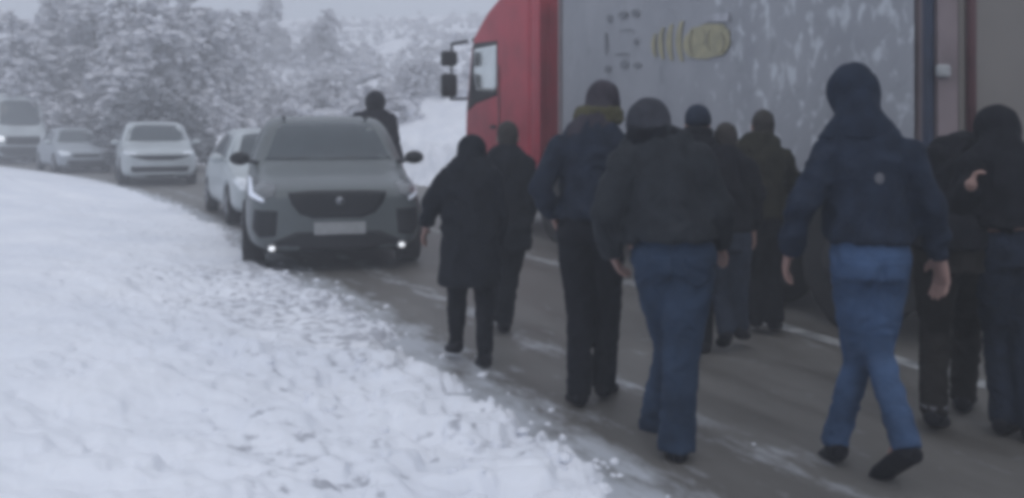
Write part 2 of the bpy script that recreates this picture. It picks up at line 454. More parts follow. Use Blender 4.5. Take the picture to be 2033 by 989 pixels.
CARS['suv'] = dict(L=4.4, hw=.95, zb=.22, wheel=(.36, .86, 3.52, .24), mirror=(.93, 1.42, 1.14), mirror_mat='black_plastic', st=[
    # l, w, zb, zmid, zbelt, wbelt, wr, zt
    (.00, .62, .26, .50, .76, .64, .56, .82),
    (.06, .82, .22, .52, .80, .80, .68, .88),
    (.30, .92, .21, .58, .86, .88, .74, .95),
    (.80, .95, .21, .62, .93, .91, .74, 1.02),
    (1.22, .95, .21, .64, .98, .91, .72, 1.08),
    (1.42, .95, .21, .64, 1.02, .92, .78, 1.13),
    (1.72, .95, .21, .64, 1.05, .92, .76, 1.40),
    (2.02, .95, .21, .64, 1.07, .92, .74, 1.60),
    (2.5, .95, .21, .64, 1.08, .92, .74, 1.65),
    (3.2, .95, .21, .66, 1.10, .91, .71, 1.64),
    (3.8, .95, .22, .68, 1.12, .87, .61, 1.57),
    (4.15, .92, .26, .70, 1.10, .84, .58, 1.36),
    (4.35, .86, .32, .70, 1.02, .80, .60, 1.10),
    (4.4, .68, .38, .66, .92, .66, .52, .98)], parts=[
    ('windscreen', 'glass', 'front', [(-.83, 1.12), (-.66, 1.56), (-.3, 1.605), (.3, 1.605), (.66, 1.56), (.83, 1.12), (.4, 1.115), (-.4, 1.115)], .006, False),
    ('grille', 'black_plastic', 'front', [(-.50, .83), (-.46, .72), (-.38, .62), (-.25, .575), (.25, .575), (.38, .62), (.46, .72), (.50, .83), (.3, .85), (-.3, .85)], .01, False),
    ('side_intake', 'black_plastic', 'front', [(.60, .65), (.83, .66), (.85, .46), (.78, .38), (.62, .40)], .01, True),
    ('lower_intake', 'black_plastic', 'front', [(-.56, .37), (-.42, .43), (.42, .43), (.56, .37), (.74, .30), (.72, .20), (-.72, .20), (-.74, .30)], .012, False),
    ('headlight', 'lamp_dark', 'front', [(.60, .90), (.63, .80), (.74, .75), (.88, .77), (.91, .93), (.86, .955)], .008, True),
    ('daylight_strip', 'lamp_soft', 'front', [(.91, .95), (.89, .79), (.73, .735), (.735, .775), (.85, .82), (.865, .94)], .018, True),
    ('side_window', 'glass', 'side', [(1.75, 1.1), (2.05, 1.47), (2.5, 1.53), (2.5, 1.12)], .006, True),
    ('side_window', 'glass', 'side', [(2.56, 1.12), (2.56, 1.53), (3.2, 1.52), (3.3, 1.14)], .006, True),
    ('side_window', 'glass', 'side', [(3.36, 1.14), (3.27, 1.51), (3.6, 1.46), (3.85, 1.2)], .006, True),
    ('rear_window', 'glass', 'back', [(-.55, 1.2), (-.48, 1.45), (.48, 1.45), (.55, 1.2)], .006, False),
    ('tail_light', 'rust_red', 'back', [(.5, .96), (.5, .88), (.78, .86), (.78, .96)], .006, True)])
CARS['hatch'] = dict(L=4.2, hw=.87, zb=.2, wheel=(.31, .8, 3.4, .2), mirror=(.85, 1.4, 1.0), mirror_mat='white_paint', st=[
    (.00, .55, .24, .45, .62, .56, .48, .66),
    (.07, .76, .19, .46, .66, .74, .62, .72),
    (.35, .85, .18, .50, .76, .80, .68, .82),
    (.85, .87, .18, .52, .86, .82, .68, .92),
    (1.15, .87, .18, .54, .91, .82, .66, .98),
    (1.35, .87, .18, .54, .93, .82, .64, 1.06),
    (1.7, .87, .18, .54, .95, .81, .60, 1.32),
    (2.0, .87, .18, .54, .96, .80, .58, 1.45),
    (2.5, .87, .18, .54, .97, .80, .58, 1.49),
    (3.2, .87, .18, .56, .98, .80, .56, 1.46),
    (3.7, .86, .2, .58, .98, .79, .54, 1.32),
    (4.0, .82, .26, .6, .94, .76, .54, 1.08),
    (4.2, .64, .34, .56, .82, .62, .48, .88)], parts=[
    ('windscreen', 'glass', 'front', [(-.70, 1.0), (-.54, 1.40), (-.3, 1.43), (.3, 1.43), (.54, 1.40), (.70, 1.0), (.4, .985), (-.4, .985)], .006, False),
    ('grille', 'black_plastic', 'front', [(-.42, .62), (-.38, .52), (.38, .52), (.42, .62)], .01, False),
    ('lower_intake', 'black_plastic', 'front', [(-.6, .34), (-.55, .42), (.55, .42), (.6, .34), (.55, .22), (-.55, .22)], .012, False),
    ('headlight', 'lamp_glass', 'front', [(.48, .68), (.48, .56), (.74, .56), (.82, .72), (.74, .75)], .008, True),
    ('side_window', 'glass', 'side', [(1.6, .98), (2.0, 1.34), (2.45, 1.38), (2.45, 1.0)], .006, True),
    ('side_window', 'glass', 'side', [(2.51, 1.0), (2.51, 1.38), (3.1, 1.36), (3.25, 1.02)], .006, True),
    ('rear_window', 'glass', 'back', [(-.5, 1.02), (-.42, 1.26), (.42, 1.26), (.5, 1.02)], .006, False),
    ('tail_light', 'rust_red', 'back', [(.5, .86), (.5, .74), (.72, .74), (.72, .86)], .006, True)])
CARS['white_suv'] = dict(L=4.5, hw=.94, zb=.24, wheel=(.37, .85, 3.55, .24), mirror=(.94, 1.4, 1.1), mirror_mat='white_paint',
    st=CARS['suv']['st'], parts=[
    ('windscreen', 'glass', 'front', [(-.76, 1.13), (-.62, 1.54), (-.3, 1.57), (.3, 1.57), (.62, 1.54), (.76, 1.13), (.4, 1.115), (-.4, 1.115)], .006, False),
    ('grille', 'black_plastic', 'front', [(-.80, .80), (-.5, .70), (-.3, .66), (.3, .66), (.5, .70), (.80, .80), (.5, .78), (-.5, .78)], .01, False),
    ('lower_intake', 'black_plastic', 'front', [(-.70, .50), (.70, .50), (.66, .36), (-.66, .36)], .012, False),
    ('bumper_guard', 'black_plastic', 'front', [(-.80, .30), (.80, .30), (.76, .20), (-.76, .20)], .02, False),
    ('headlight', 'lamp_glass', 'front', [(.56, .86), (.56, .80), (.84, .81), (.86, .9)], .008, True),
    ('side_window', 'glass', 'side', [(1.75, 1.1), (2.05, 1.47), (2.5, 1.53), (2.5, 1.12)], .006, True),
    ('side_window', 'glass', 'side', [(2.56, 1.12), (2.56, 1.53), (3.4, 1.50), (3.6, 1.14)], .006, True),
    ('rear_window', 'glass', 'back', [(-.55, 1.2), (-.48, 1.45), (.48, 1.45), (.55, 1.2)], .006, False)])
CARS['van'] = dict(L=5.6, hw=1.03, zb=.28, wheel=(.36, .9, 4.4, .24), mirror=(1.05, 1.2, 1.75), mirror_mat='black_plastic', st=[
    (.00, .70, .34, .7, 1.05, .70, .6, 1.14),
    (.08, .92, .27, .7, 1.15, .88, .76, 1.26),
    (.45, 1.0, .26, .8, 1.35, .94, .80, 1.44),
    (.9, 1.03, .26, .9, 1.55, .96, .80, 1.80),
    (1.3, 1.03, .26, 1.0, 1.75, .97, .80, 2.55),
    (1.6, 1.03, .26, 1.1, 1.85, .98, .82, 2.85),
    (2.2, 1.03, .26, 1.1, 1.9, .99, .86, 2.95),
    (4.5, 1.03, .26, 1.1, 1.9, .99, .86, 2.95),
    (5.45, 1.02, .3, 1.1, 1.9, .98, .84, 2.92),
    (5.6, .94, .36, 1.1, 1.9, .90, .78, 2.82)], parts=[
    ('windscreen', 'glass', 'front', [(-.88, 1.62), (-.84, 2.5), (-.5, 2.58), (.5, 2.58), (.84, 2.5), (.88, 1.62), (.4, 1.56), (-.4, 1.56)], .008, False),
    ('grille', 'black_plastic', 'front', [(-.62, 1.1), (.62, 1.1), (.6, .78), (-.6, .78)], .012, False),
    ('lower_intake', 'black_plastic', 'front', [(-.86, .7), (.86, .7), (.82, .34), (-.82, .34)], .012, False),
    ('side_window', 'glass', 'side', [(1.15, 1.62), (1.5, 2.35), (2.1, 2.4), (2.1, 1.66)], .006, True)])

# dark grey green SUV ---------------------------------------------------------
YS = 9.78
suv = build_car('suv', 'parked_suv', 'dark grey green SUV with black grille facing the camera on the left lane', 'car',
                ((671-CX)*YS/F, YS), math.radians(14.5), M['suv_paint'])
def on_car(root, kind, nm, m, pts, ax='front', off=.02, sgn=1):
    pass
def small(root, name, bm, m, smooth=True, parent=None): return link(name, mesh_of(bm), m, parent or root, smooth)
Ls = 4.4
bm = bmesh.new(); box(bm, (.02, -Ls/2-.016, .465), (.52, .02, .125)); link('number_plate', bevel(mesh_of(bm), .006), M['plate'], suv, False)
bm = bmesh.new(); cyl(bm, (.02, -Ls/2-.012, .745), (.02, -Ls/2+.03, .745), .042, seg=24)
cyl(bm, (.02, -Ls/2-.018, .745), (.02, -Ls/2-.011, .745), .026, .03, seg=24); link('grille_emblem', mesh_of(bm), M['rim'], suv)
bm = bmesh.new()
for k in range(4): box(bm, (0, -Ls/2-.004, .63+.05*k), (.80-.05*abs(k-3), .012, .006))
link('grille_bars', mesh_of(bm), M['black_plastic'], suv, False)
for s in (1, -1):
    bm = bmesh.new(); yy = -Ls/2+.075
    cyl(bm, (s*.655, yy-.07, .275), (s*.655, yy+.1, .275), .052, seg=20); fl = link('fog_lamp', mesh_of(bm), M['lamp_dark'], suv)
    bm = bmesh.new(); bmesh.ops.create_uvsphere(bm, u_segments=14, v_segments=8, radius=1, matrix=Matrix.Translation((s*.655, yy-.072, .275)) @ Matrix.Diagonal((.034, .02, .026, 1)))
    link('lens', mesh_of(bm), M['lamp_on'], fl)
for s in (1, -1):
    bm = bmesh.new(); cyl(bm, (s*.28-.2, -Ls/2+1.36, 1.12), (s*.28+.3, -Ls/2+1.50, 1.19), .01, seg=8)
    link('wiper', mesh_of(bm), M['black_plastic'], suv)
for s in (1, -1):
    bm = bmesh.new(); cyl(bm, (s*.5, -Ls/2+2.1, 1.62), (s*.48, -Ls/2+3.6, 1.61), .018, seg=10)
    link('roof_rail', mesh_of(bm), M['black_plastic'], suv)

hatch = build_car('hatch', 'white_hatchback', 'white hatchback close behind the dark grey green SUV', 'car', (-3.30, 14.35), math.radians(24), M['white_paint'])
wsuv = build_car('white_suv', 'white_suv', 'white SUV in the fog, nearest of the far queue, dark grille bands', 'car', ((318-CX)*24.2/F, 24.2), math.radians(24), M['white_paint'])
silver = build_car('hatch', 'silver_car', 'silver grey car in the fog between the white SUV and the tall white van', 'car', ((172-CX)*31/F, 31.0), math.radians(36), M['silver_paint'])
van = build_car('van', 'white_van', 'tall white van with one lit headlight, farthest vehicle at the left edge', 'van', ((46-CX)*38.5/F, 38.5), math.radians(34), M['white_paint'])
for s in (1, -1):
    bm = bmesh.new(); bmesh.ops.create_uvsphere(bm, u_segments=16, v_segments=10, radius=1, matrix=Matrix.Translation((s*.78, -2.8+.05, 1.02)) @ Matrix.Diagonal((.14, .07, .12, 1)))
    o = link('headlight', mesh_of(bm), M['lamp_on'] if s < 0 else M['lamp_glass'], van)
    if s < 0: o['label'] = 'lit headlight'

# ------------------------------------------------------------------ truck
HC = Vector((-.41, .912, 0)).normalized()                        # the tractor is steered a little to the left
CR = Vector((HC.y, -HC.x, 0))
C0 = Vector((.23, 13.0, 0))                                       # rear left corner of the cab
truck = empty('red_truck', (C0 + CR*1.25 + HC*1.2), 'red lorry with a grey box trailer, its driver mirrors sticking out', 'truck')
TM = Matrix.Translation(C0 + CR*1.25) @ Matrix(((CR.x, HC.x, 0, 0), (CR.y, HC.y, 0, 0), (0, 0, 1, 0), (0, 0, 0, 1)))
TI = Matrix.Translation(-truck.location)
def tlink(name, me, m, parent=truck, smooth=True, frame=None):
    me.transform(TI @ (TM if frame is None else frame)); return link(name, me, m, parent, smooth)
prof = [(0, .55), (.5, .50), (1.75, .42), (2.36, .36), (2.42, .6), (2.42, 1.2), (2.38, 1.72), (2.15, 2.75), (2.02, 2.93), (1.82, 3.06), (1.5, 3.24), (1.05, 3.40), (.5, 3.52), (0, 3.58)]
bm = bmesh.new(); A_ = [bm.verts.new((-1.25, y, z)) for y, z in prof]; B_ = [bm.verts.new((1.25, y, z)) for y, z in prof]
n = len(prof)
for i in range(n): bm.faces.new((A_[i], A_[(i+1) % n], B_[(i+1) % n], B_[i]))
bm.faces.new(A_); bm.faces.new(B_)
cab = mesh_of(bm); cab = bevel(cab, .09, 4, 25)
cbv = bvh_of(cab)
cabo = tlink('cab', cab.copy(), M['red_paint'])
for s in (-1, 1):
    tlink('side_window', patch(cbv, [(1.12, 2.02), (1.12, 2.70), (1.97, 2.70), (2.02, 2.35), (1.86, 2.06)], 'side', .012, sgn=s), M['glass_pale'])
    tlink('window_surround', patch(cbv, [(1.09, 1.96), (1.08, 2.76), (2.12, 2.80), (2.33, 1.72), (1.9, 1.86)], 'side', .005, sgn=s), M['black_plastic'])
    bm = bmesh.new(); box(bm, (s*1.263, 1.0, 1.45), (.012, .02, 1.9)); box(bm, (s*1.263, 1.6, .52), (.012, 1.2, .02)); tlink('door_seam', mesh_of(bm), M['rust_red'], smooth=False)
    bm = bmesh.new(); box(bm, (s*1.27, 1.2, 1.5), (.03, .2, .05)); tlink('door_handle', bevel(mesh_of(bm), .01), M['black_plastic'])
    # mirrors
    bm = bmesh.new()
    cyl(bm, (s*1.2, 2.38, 2.86), (s*1.42, 2.52, 2.82), .025); cyl(bm, (s*1.42, 2.52, 2.83), (s*1.44, 2.50, 1.92), .02)
    cyl(bm, (s*1.22, 2.34, 1.95), (s*1.44, 2.50, 1.94), .02)
    arm = tlink('mirror_arm', mesh_of(bm), M['black_plastic'])
    for z, h in ((2.585, .24), (2.16, .37)):
        bm = bmesh.new(); box(bm, (s*1.475, 2.50, z), (.26, .13, h)); tlink('mirror_housing', bevel(mesh_of(bm), .05, 4), M['black_plastic'], arm)
    # side extender behind the cab
    bm = bmesh.new(); box(bm, (s*1.2, -.12, 2.0), (.04, .24, 2.8)); tlink('side_fairing', bevel(mesh_of(bm), .015), M['red_paint'])
    # front wheel + arch
    bm = bmesh.new(); cyl(bm, (s*.93, 1.45, .52), (s*1.22, 1.45, .52), .52, seg=36); w = tlink('wheel', bevel(mesh_of(bm), .05, 3), M['rubber'])
    bm = bmesh.new(); cyl(bm, (s*1.16, 1.45, .52), (s*1.235, 1.45, .52), .28, .2, seg=24); tlink('hub', mesh_of(bm), M['rim'], w)
    bm = bmesh.new(); box(bm, (s*1.17, 2.0, .5), (.2, .3, .28)); box(bm, (s*1.18, 2.0, .85), (.18, .3, .04)); tlink('step', mesh_of(bm), M['black_plastic'], smooth=False)
    bm = bmesh.new(); cyl(bm, (s*.93, -.75, .52), (s*1.22, -.75, .52), .52, seg=36); w = tlink('wheel', bevel(mesh_of(bm), .05, 3), M['rubber'])
    bm = bmesh.new(); cyl(bm, (s*1.16, -.75, .52), (s*1.2, -.75, .52), .28, .3, seg=24); tlink('hub', mesh_of(bm), M['rim'], w)
tlink('windscreen', patch(cbv, [(-1.12, 1.8), (-1.12, 2.62), (1.12, 2.62), (1.12, 1.8)], 'back', .01), M['glass'])
tlink('grille', patch(cbv, [(-.8, .75), (-.85, 1.5), (.85, 1.5), (.8, .75)], 'back', .01), M['black_plastic'])
bm = bmesh.new(); box(bm, (0, 2.22, 2.88), (2.3, .3, .05)); tlink('sun_visor', bevel(mesh_of(bm), .015), M['black_plastic'])
bm = bmesh.new(); box(bm, (0, 2.38, .42), (2.4, .2, .35)); tlink('bumper', bevel(mesh_of(bm), .06, 3), M['red_paint'])
bm = bmesh.new(); box(bm, (-.4, -.6, .75), (.1, 3.4, .25)); box(bm, (.4, -.6, .75), (.1, 3.4, .25)); box(bm, (0, -.9, .98), (.9, .9, .08)); tlink('chassis', mesh_of(bm), M['chassis'], smooth=False)
bm = bmesh.new(); cyl(bm, (-1.0, .1, .68), (-1.0, 1.0-.15, .68), .3, seg=24); tlink('fuel_tank', mesh_of(bm), M['rim'])
# rear wall ribs and pale stowage on its top
bm = bmesh.new()
for x in (-.95, -.7, -.45, 0, .45, .9): box(bm, (x, -.012, 2.0), (.03, .02, 2.4))
tlink('rear_wall_ribs', mesh_of(bm), M['red_paint'], smooth=False)

# trailer frame of reference
SL = .34; TC = 4.79
TR = Vector((TC-SL*6.17, 6.17, 0))
HT = Vector((-SL, 1, 0)).normalized(); RT = Vector((HT.y, -HT.x, 0)); TL = 6.48
FT = Matrix.Translation(TR + RT*1.25) @ Matrix(((RT.x, HT.x, 0, 0), (RT.y, HT.y, 0, 0), (0, 0, 1, 0), (0, 0, 0, 1)))
def trailer_tarp():
    m = bpy.data.materials.new('trailer_tarp'); m.use_nodes = True
    t = m.node_tree; n = t.nodes; b = n['Principled BSDF']; L = t.links
    b.inputs['Roughness'].default_value = .6
    tc = n.new('ShaderNodeUVMap'); tc.uv_map = 'side'
    def nz(sx, sy, s, d=6, r=.6, dist=0):
        mp = n.new('ShaderNodeMapping'); mp.inputs['Scale'].default_value = (sx, sy, 1); L.new(tc.outputs[0], mp.inputs[0])
        x = n.new('ShaderNodeTexNoise'); x.inputs['Scale'].default_value = s; x.inputs['Detail'].default_value = d
        x.inputs['Roughness'].default_value = r; x.inputs['Distortion'].default_value = dist; L.new(mp.outputs[0], x.inputs['Vector']); return x
    base = n.new('ShaderNodeValToRGB'); base.color_ramp.elements[0].position = .3; base.color_ramp.elements[1].position = .75
    base.color_ramp.elements[0].color = (.27, .28, .31, 1); base.color_ramp.elements[1].color = (.36, .37, .40, 1)
    L.new(nz(1, .6, 1.3).outputs['Fac'], base.inputs[0])
    # crusted snow and salt spray, thickest over the rear half
    sp = n.new('ShaderNodeSeparateXYZ'); L.new(tc.outputs[0], sp.inputs[0])
    r1 = n.new('ShaderNodeMapRange'); r1.inputs['From Min'].default_value = 3.4; r1.inputs['From Max'].default_value = 2.2
    L.new(sp.outputs['X'], r1.inputs['Value'])
    f = nz(1.3, .9, 6.0, 3, .5, .3)
    ad = n.new('ShaderNodeMath'); ad.operation = 'MULTIPLY_ADD'; ad.inputs[1].default_value = .17
    L.new(r1.outputs[0], ad.inputs[0]); L.new(f.outputs['Fac'], ad.inputs[2])
    mr = n.new('ShaderNodeMapRange'); mr.inputs['From Min'].default_value = .70; mr.inputs['From Max'].default_value = .82; mr.inputs['To Max'].default_value = .58
    L.new(ad.outputs[0], mr.inputs['Value'])
    mx = n.new('ShaderNodeMix'); mx.data_type = 'RGBA'; mx.inputs[7].default_value = (.66, .7, .74, 1)
    L.new(mr.outputs[0], mx.inputs[0]); L.new(base.outputs[0], mx.inputs[6])
    g = nz(1, 1, 3.2, 5, .6, .3); m2 = n.new('ShaderNodeMapRange'); m2.inputs['From Min'].default_value = .58; m2.inputs['From Max'].default_value = .74; m2.inputs['To Max'].default_value = .45
    L.new(g.outputs['Fac'], m2.inputs['Value'])
    mx2 = n.new('ShaderNodeMix'); mx2.data_type = 'RGBA'; mx2.inputs[7].default_value = (.16, .175, .19, 1)
    L.new(m2.outputs[0], mx2.inputs[0]); L.new(mx.outputs[2], mx2.inputs[6]); L.new(mx2.outputs[2], b.inputs['Base Color'])
    bp = n.new('ShaderNodeBump'); bp.inputs['Strength'].default_value = .4; bp.inputs['Distance'].default_value = .03
    L.new(f.outputs['Fac'], bp.inputs['Height']); L.new(bp.outputs[0], b.inputs['Normal'])
    return m
M['tarp'] = trailer_tarp()
trailer = tag(bpy.data.objects.new('box_trailer', None), 'grey box trailer crusted with snow, yellow logo on its side, being pushed from behind', 'trailer')
col.objects.link(trailer); trailer.location = TR + RT*1.25
truck['label'] = 'red lorry tractor with two stacked black side mirrors, coupled to the grey trailer'
TI2 = Matrix.Translation(-trailer.location)
def rlink(name, me, m, parent=trailer, smooth=False):
    me.transform(TI2 @ FT); return link(name, me, m, parent, smooth)
bm = bmesh.new(); box(bm, (0, TL/2, 2.58), (2.44, TL-.1, 2.84)); rlink('box_shell', mesh_of(bm), M['frame_grey'])
def side_panel(s):                                    # tarp with faint vertical billows
    bm = bmesh.new(); uvl = bm.loops.layers.uv.new('side'); nx, nz_ = 90, 24; rows = []
    for i in range(nx+1):
        row = []
        for j in range(nz_+1):
            y = .14 + (TL-.24)*i/nx; z = 1.14 + 2.84*j/nz_
            d = .004*math.sin(y*9.5) * math.sin((z-1.14)/2.84*math.pi) + .007*noise.noise(Vector((y*1.4, z*.8, s)))
            row.append((bm.verts.new((s*(1.245+d), y, z)), y, z))
        rows.append(row)
    for a, b in zip(rows, rows[1:]):
        for j in range(nz_):
            q = [a[j], b[j], b[j+1], a[j+1]]; f = bm.faces.new([x[0] for x in q])
            for l, x in zip(f.loops, q): l[uvl].uv = (x[1], x[2])
    me = bpy.data.meshes.new('t'); bm.normal_update(); bm.to_mesh(me); bm.free(); return me
for s in (-1, 1):
    rlink('side_tarp', side_panel(s), M['tarp'], smooth=True)
    bm = bmesh.new(); box(bm, (s*1.24, TL/2, 1.08), (.06, TL, .14)); rlink('side_rail', mesh_of(bm), M['chassis'])
    bm = bmesh.new(); box(bm, (s*1.235, .03, 2.56), (.055, .06, 2.95)); rlink('corner_post', bevel(mesh_of(bm), .012), M['navy_steel'])
    bm = bmesh.new(); box(bm, (s*1.235, TL-.04, 2.56), (.07, .08, 2.95)); rlink('front_post', bevel(mesh_of(bm), .012), M['frame_grey'])
    bm = bmesh.new()
    for z in (.42, .66, .9): box(bm, (s*1.19, 3.9, z), (.03, 2.3, .17))
    rlink('side_guard', mesh_of(bm), M['chassis'])
    for y in (.95, 2.1):
        bm = bmesh.new(); cyl(bm, (s*.86, y, .5), (s*1.2, y, .5), .5, seg=36); w = rlink('wheel', bevel(mesh_of(bm), .05, 3), M['rubber'], smooth=True)
        bm = bmesh.new(); cyl(bm, (s*1.14, y, .5), (s*1.215, y, .5), .26, .2, seg=24); rlink('hub', mesh_of(bm), M['chassis'], w, smooth=True)
    bm = bmesh.new(); box(bm, (s*1.03, .28, .55), (.4, .015, .6)); rlink('mud_flap', mesh_of(bm), M['rubber'])
    bm = bmesh.new(); box(bm, (s*.9, .02, .62), (.46, .05, .14)); rlink('tail_light', bevel(mesh_of(bm), .01), M['plate'])
    # rear doors with locking rods
    bm = bmesh.new(); box(bm, (s*.52, -.012, 2.6), (1.02, .03, 2.7)); dr = rlink('rear_door', bevel(mesh_of(bm), .01), M['door_grey'])
    bm = bmesh.new(); cyl(bm, (s*.96, -.05, 1.16), (s*.96, -.05, 3.9), .032); rlink('locking_rod', mesh_of(bm), M['rust_red'], dr, smooth=True)
    for z in (1.86, 3.0, 3.7):
        bm = bmesh.new(); box(bm, (s*1.17, -.03, z), (.10, .05, .085)); rlink('hinge', bevel(mesh_of(bm), .02), M['plate'], dr)
    bm = bmesh.new(); box(bm, (s*1.12, -.002, 2.56), (.16, .04, 2.9)); rlink('door_frame', mesh_of(bm), M['frame_grey'])
bm = bmesh.new(); box(bm, (0, .0, 1.07), (2.5, .12, .18)); box(bm, (0, .05, .5), (2.3, .08, .12)); rlink('rear_bumper', mesh_of(bm), M['chassis'])
bm = bmesh.new(); box(bm, (0, TL/2, 4.03), (2.52, TL, .06)); rlink('roof', mesh_of(bm), M['frame_grey'])
bm = bmesh.new(); box(bm, (-.45, 3.0, .92), (.12, 5.8, .26)); box(bm, (.45, 3.0, .92), (.12, 5.8, .26))
for y in (.95, 2.1): box(bm, (0, y, .5), (1.8, .14, .14))
for x in (-.7, .7): box(bm, (x, 4.3, .55), (.12, .12, .9)); box(bm, (x, 4.3, .07), (.25, .25, .05))
rlink('chassis', mesh_of(bm), M['chassis'])
# logo and faded marks on the left side (local x<0)
def side_pt(u, v):
    k = (u-CX)/F; Y = TC/(k+SL); z = CAMH-(v-HZ)*Y/F
    return ((TC-SL*Y-TR.x)*HT.x + (Y-TR.y)*HT.y, z)
def flat_poly(bm, pts, off):
    vs = [bm.verts.new((-1.247-off, y, z)) for y, z in pts]; f = bm.faces.new(vs)
    r = bmesh.ops.extrude_face_region(bm, geom=[f])
    for g in r['geom']:
        if isinstance(g, bmesh.types.BMVert): g.co.x -= .004
M['logo_yellow'] = mat('logo_yellow', (.27, .255, .18), .6, col2=(.42, .385, .24), scale=7)
M['logo_pale'] = mat('logo_pale', (.40, .41, .45), .6)
M['logo_dark'] = mat('logo_dark', (.23, .215, .16), .6)
M['mark_grey'] = mat('mark_grey', (.19, .20, .22), .7)
def arc(bm, uc, vc, rv, bow, th, off, n=12):
    L_, R_ = [], []
    for k in range(n+1):
        t = -1 + 2*k/n; v = vc + rv*t; x = uc - bow*(1-t*t)
        w = th*(1-.55*t*t)
        L_.append(side_pt(x-w/2, v)); R_.append(side_pt(x+w/2, v))
    flat_poly(bm, L_+R_[::-1], off)
bm = bmesh.new()
for uc, vc, rv, bo, th in ((1303, 90, 24, 5, 7), (1318, 86, 32, 6, 9), (1336, 84, 36, 7, 11), (1356, 82, 40, 8, 11)): arc(bm, uc, vc, rv, bo, th, .010)
pts = []
for k in range(32):
    a = k*2*math.pi/32; rx = 46*(abs(math.cos(a))**.8)*(1 if math.cos(a) > 0 else -1); rz = 34*(abs(math.sin(a))**.8)*(1 if math.sin(a) > 0 else -1)
    q = 1+.16*noise.noise(Vector((math.cos(a)*2.2, math.sin(a)*2.2, 4.1))); pts.append(side_pt(1406+rx*q, 82+rz*q-rx*.12))
flat_poly(bm, pts, .010); lg = rlink('yellow_logo', mesh_of(bm), M['logo_yellow'])
for uc, vc, rv, bo, th in ((1378, 84, 24, 6, 4), (1398, 74, 16, -6, 4), (1412, 80, 20, 6, 5), (1434, 84, 20, -6, 4)):
    bm = bmesh.new(); arc(bm, uc, vc, rv, bo, th, .017); rlink('logo_stroke', mesh_of(bm), M['logo_dark'], lg)
bm = bmesh.new()
flat_poly(bm, [side_pt(1402, 33), side_pt(1402, 44), side_pt(1450, 42), side_pt(1450, 26), side_pt(1426, 27)], .020)
rlink('logo_banner', mesh_of(bm), M['logo_pale'], lg)
bm = bmesh.new()
for (u, v, a, b) in ((1212, 37, 6, 9), (1238, 30, 9, 7), (1262, 27, 9, 8), (1264, 83, 5, 6), (1208, 137, 7, 8), (1240, 128, 9, 8), (1266, 130, 8, 6), (1204, 85, 3, 22), (1246, 60, 14, 2), (1236, 108, 16, 2)):
    ps = []
    for k in range(12):
        t = k*2*math.pi/12; q = 1+.3*noise.noise(Vector((u+math.cos(t), v+math.sin(t), 0))*1.7); ps.append(side_pt(u+a*q*math.cos(t), v+b*q*math.sin(t)))
    flat_poly(bm, ps, .010)
rlink('faded_lettering', mesh_of(bm), M['mark_grey'])

# ------------------------------------------------------------------ snowy trees and scrub
def clump(V, Fc, Mi, c, r, sq, rs):
    base = ICO; a = rs.random()*6.28; ca, sa = math.cos(a), math.sin(a); sx = rs.uniform(.7, 1.6); sy = rs.uniform(.6, 1.1)
    o = len(V); zs = []
    for (x, y, z) in base[0]:
        k = rs.uniform(.7, 1.3); X, Y_, Z = x*r*sx*k, y*r*sy*k, z*r*sq*k; zs.append(z)
        V.append((c[0]+X*ca-Y_*sa, c[1]+X*sa+Y_*ca, c[2]+Z))
    for f in base[1]:
        Fc.append((f[0]+o, f[1]+o, f[2]+o)); Mi.append(1 if sum(zs[i] for i in f) > .0 + rs.uniform(-.6, .5) else 0)
def ico():
    bm = bmesh.new(); bmesh.ops.create_icosphere(bm, subdivisions=1, radius=1)
    v = [tuple(x.co) for x in bm.verts]; f = [tuple(x.index for x in g.verts) for g in bm.faces]; bm.free(); return v, f
ICO = ico()
def build_mesh(V, Fc, Mi):
    me = bpy.data.meshes.new('crown'); me.from_pydata(V, [], Fc); me.polygons.foreach_set('material_index', Mi); me.update(); return me
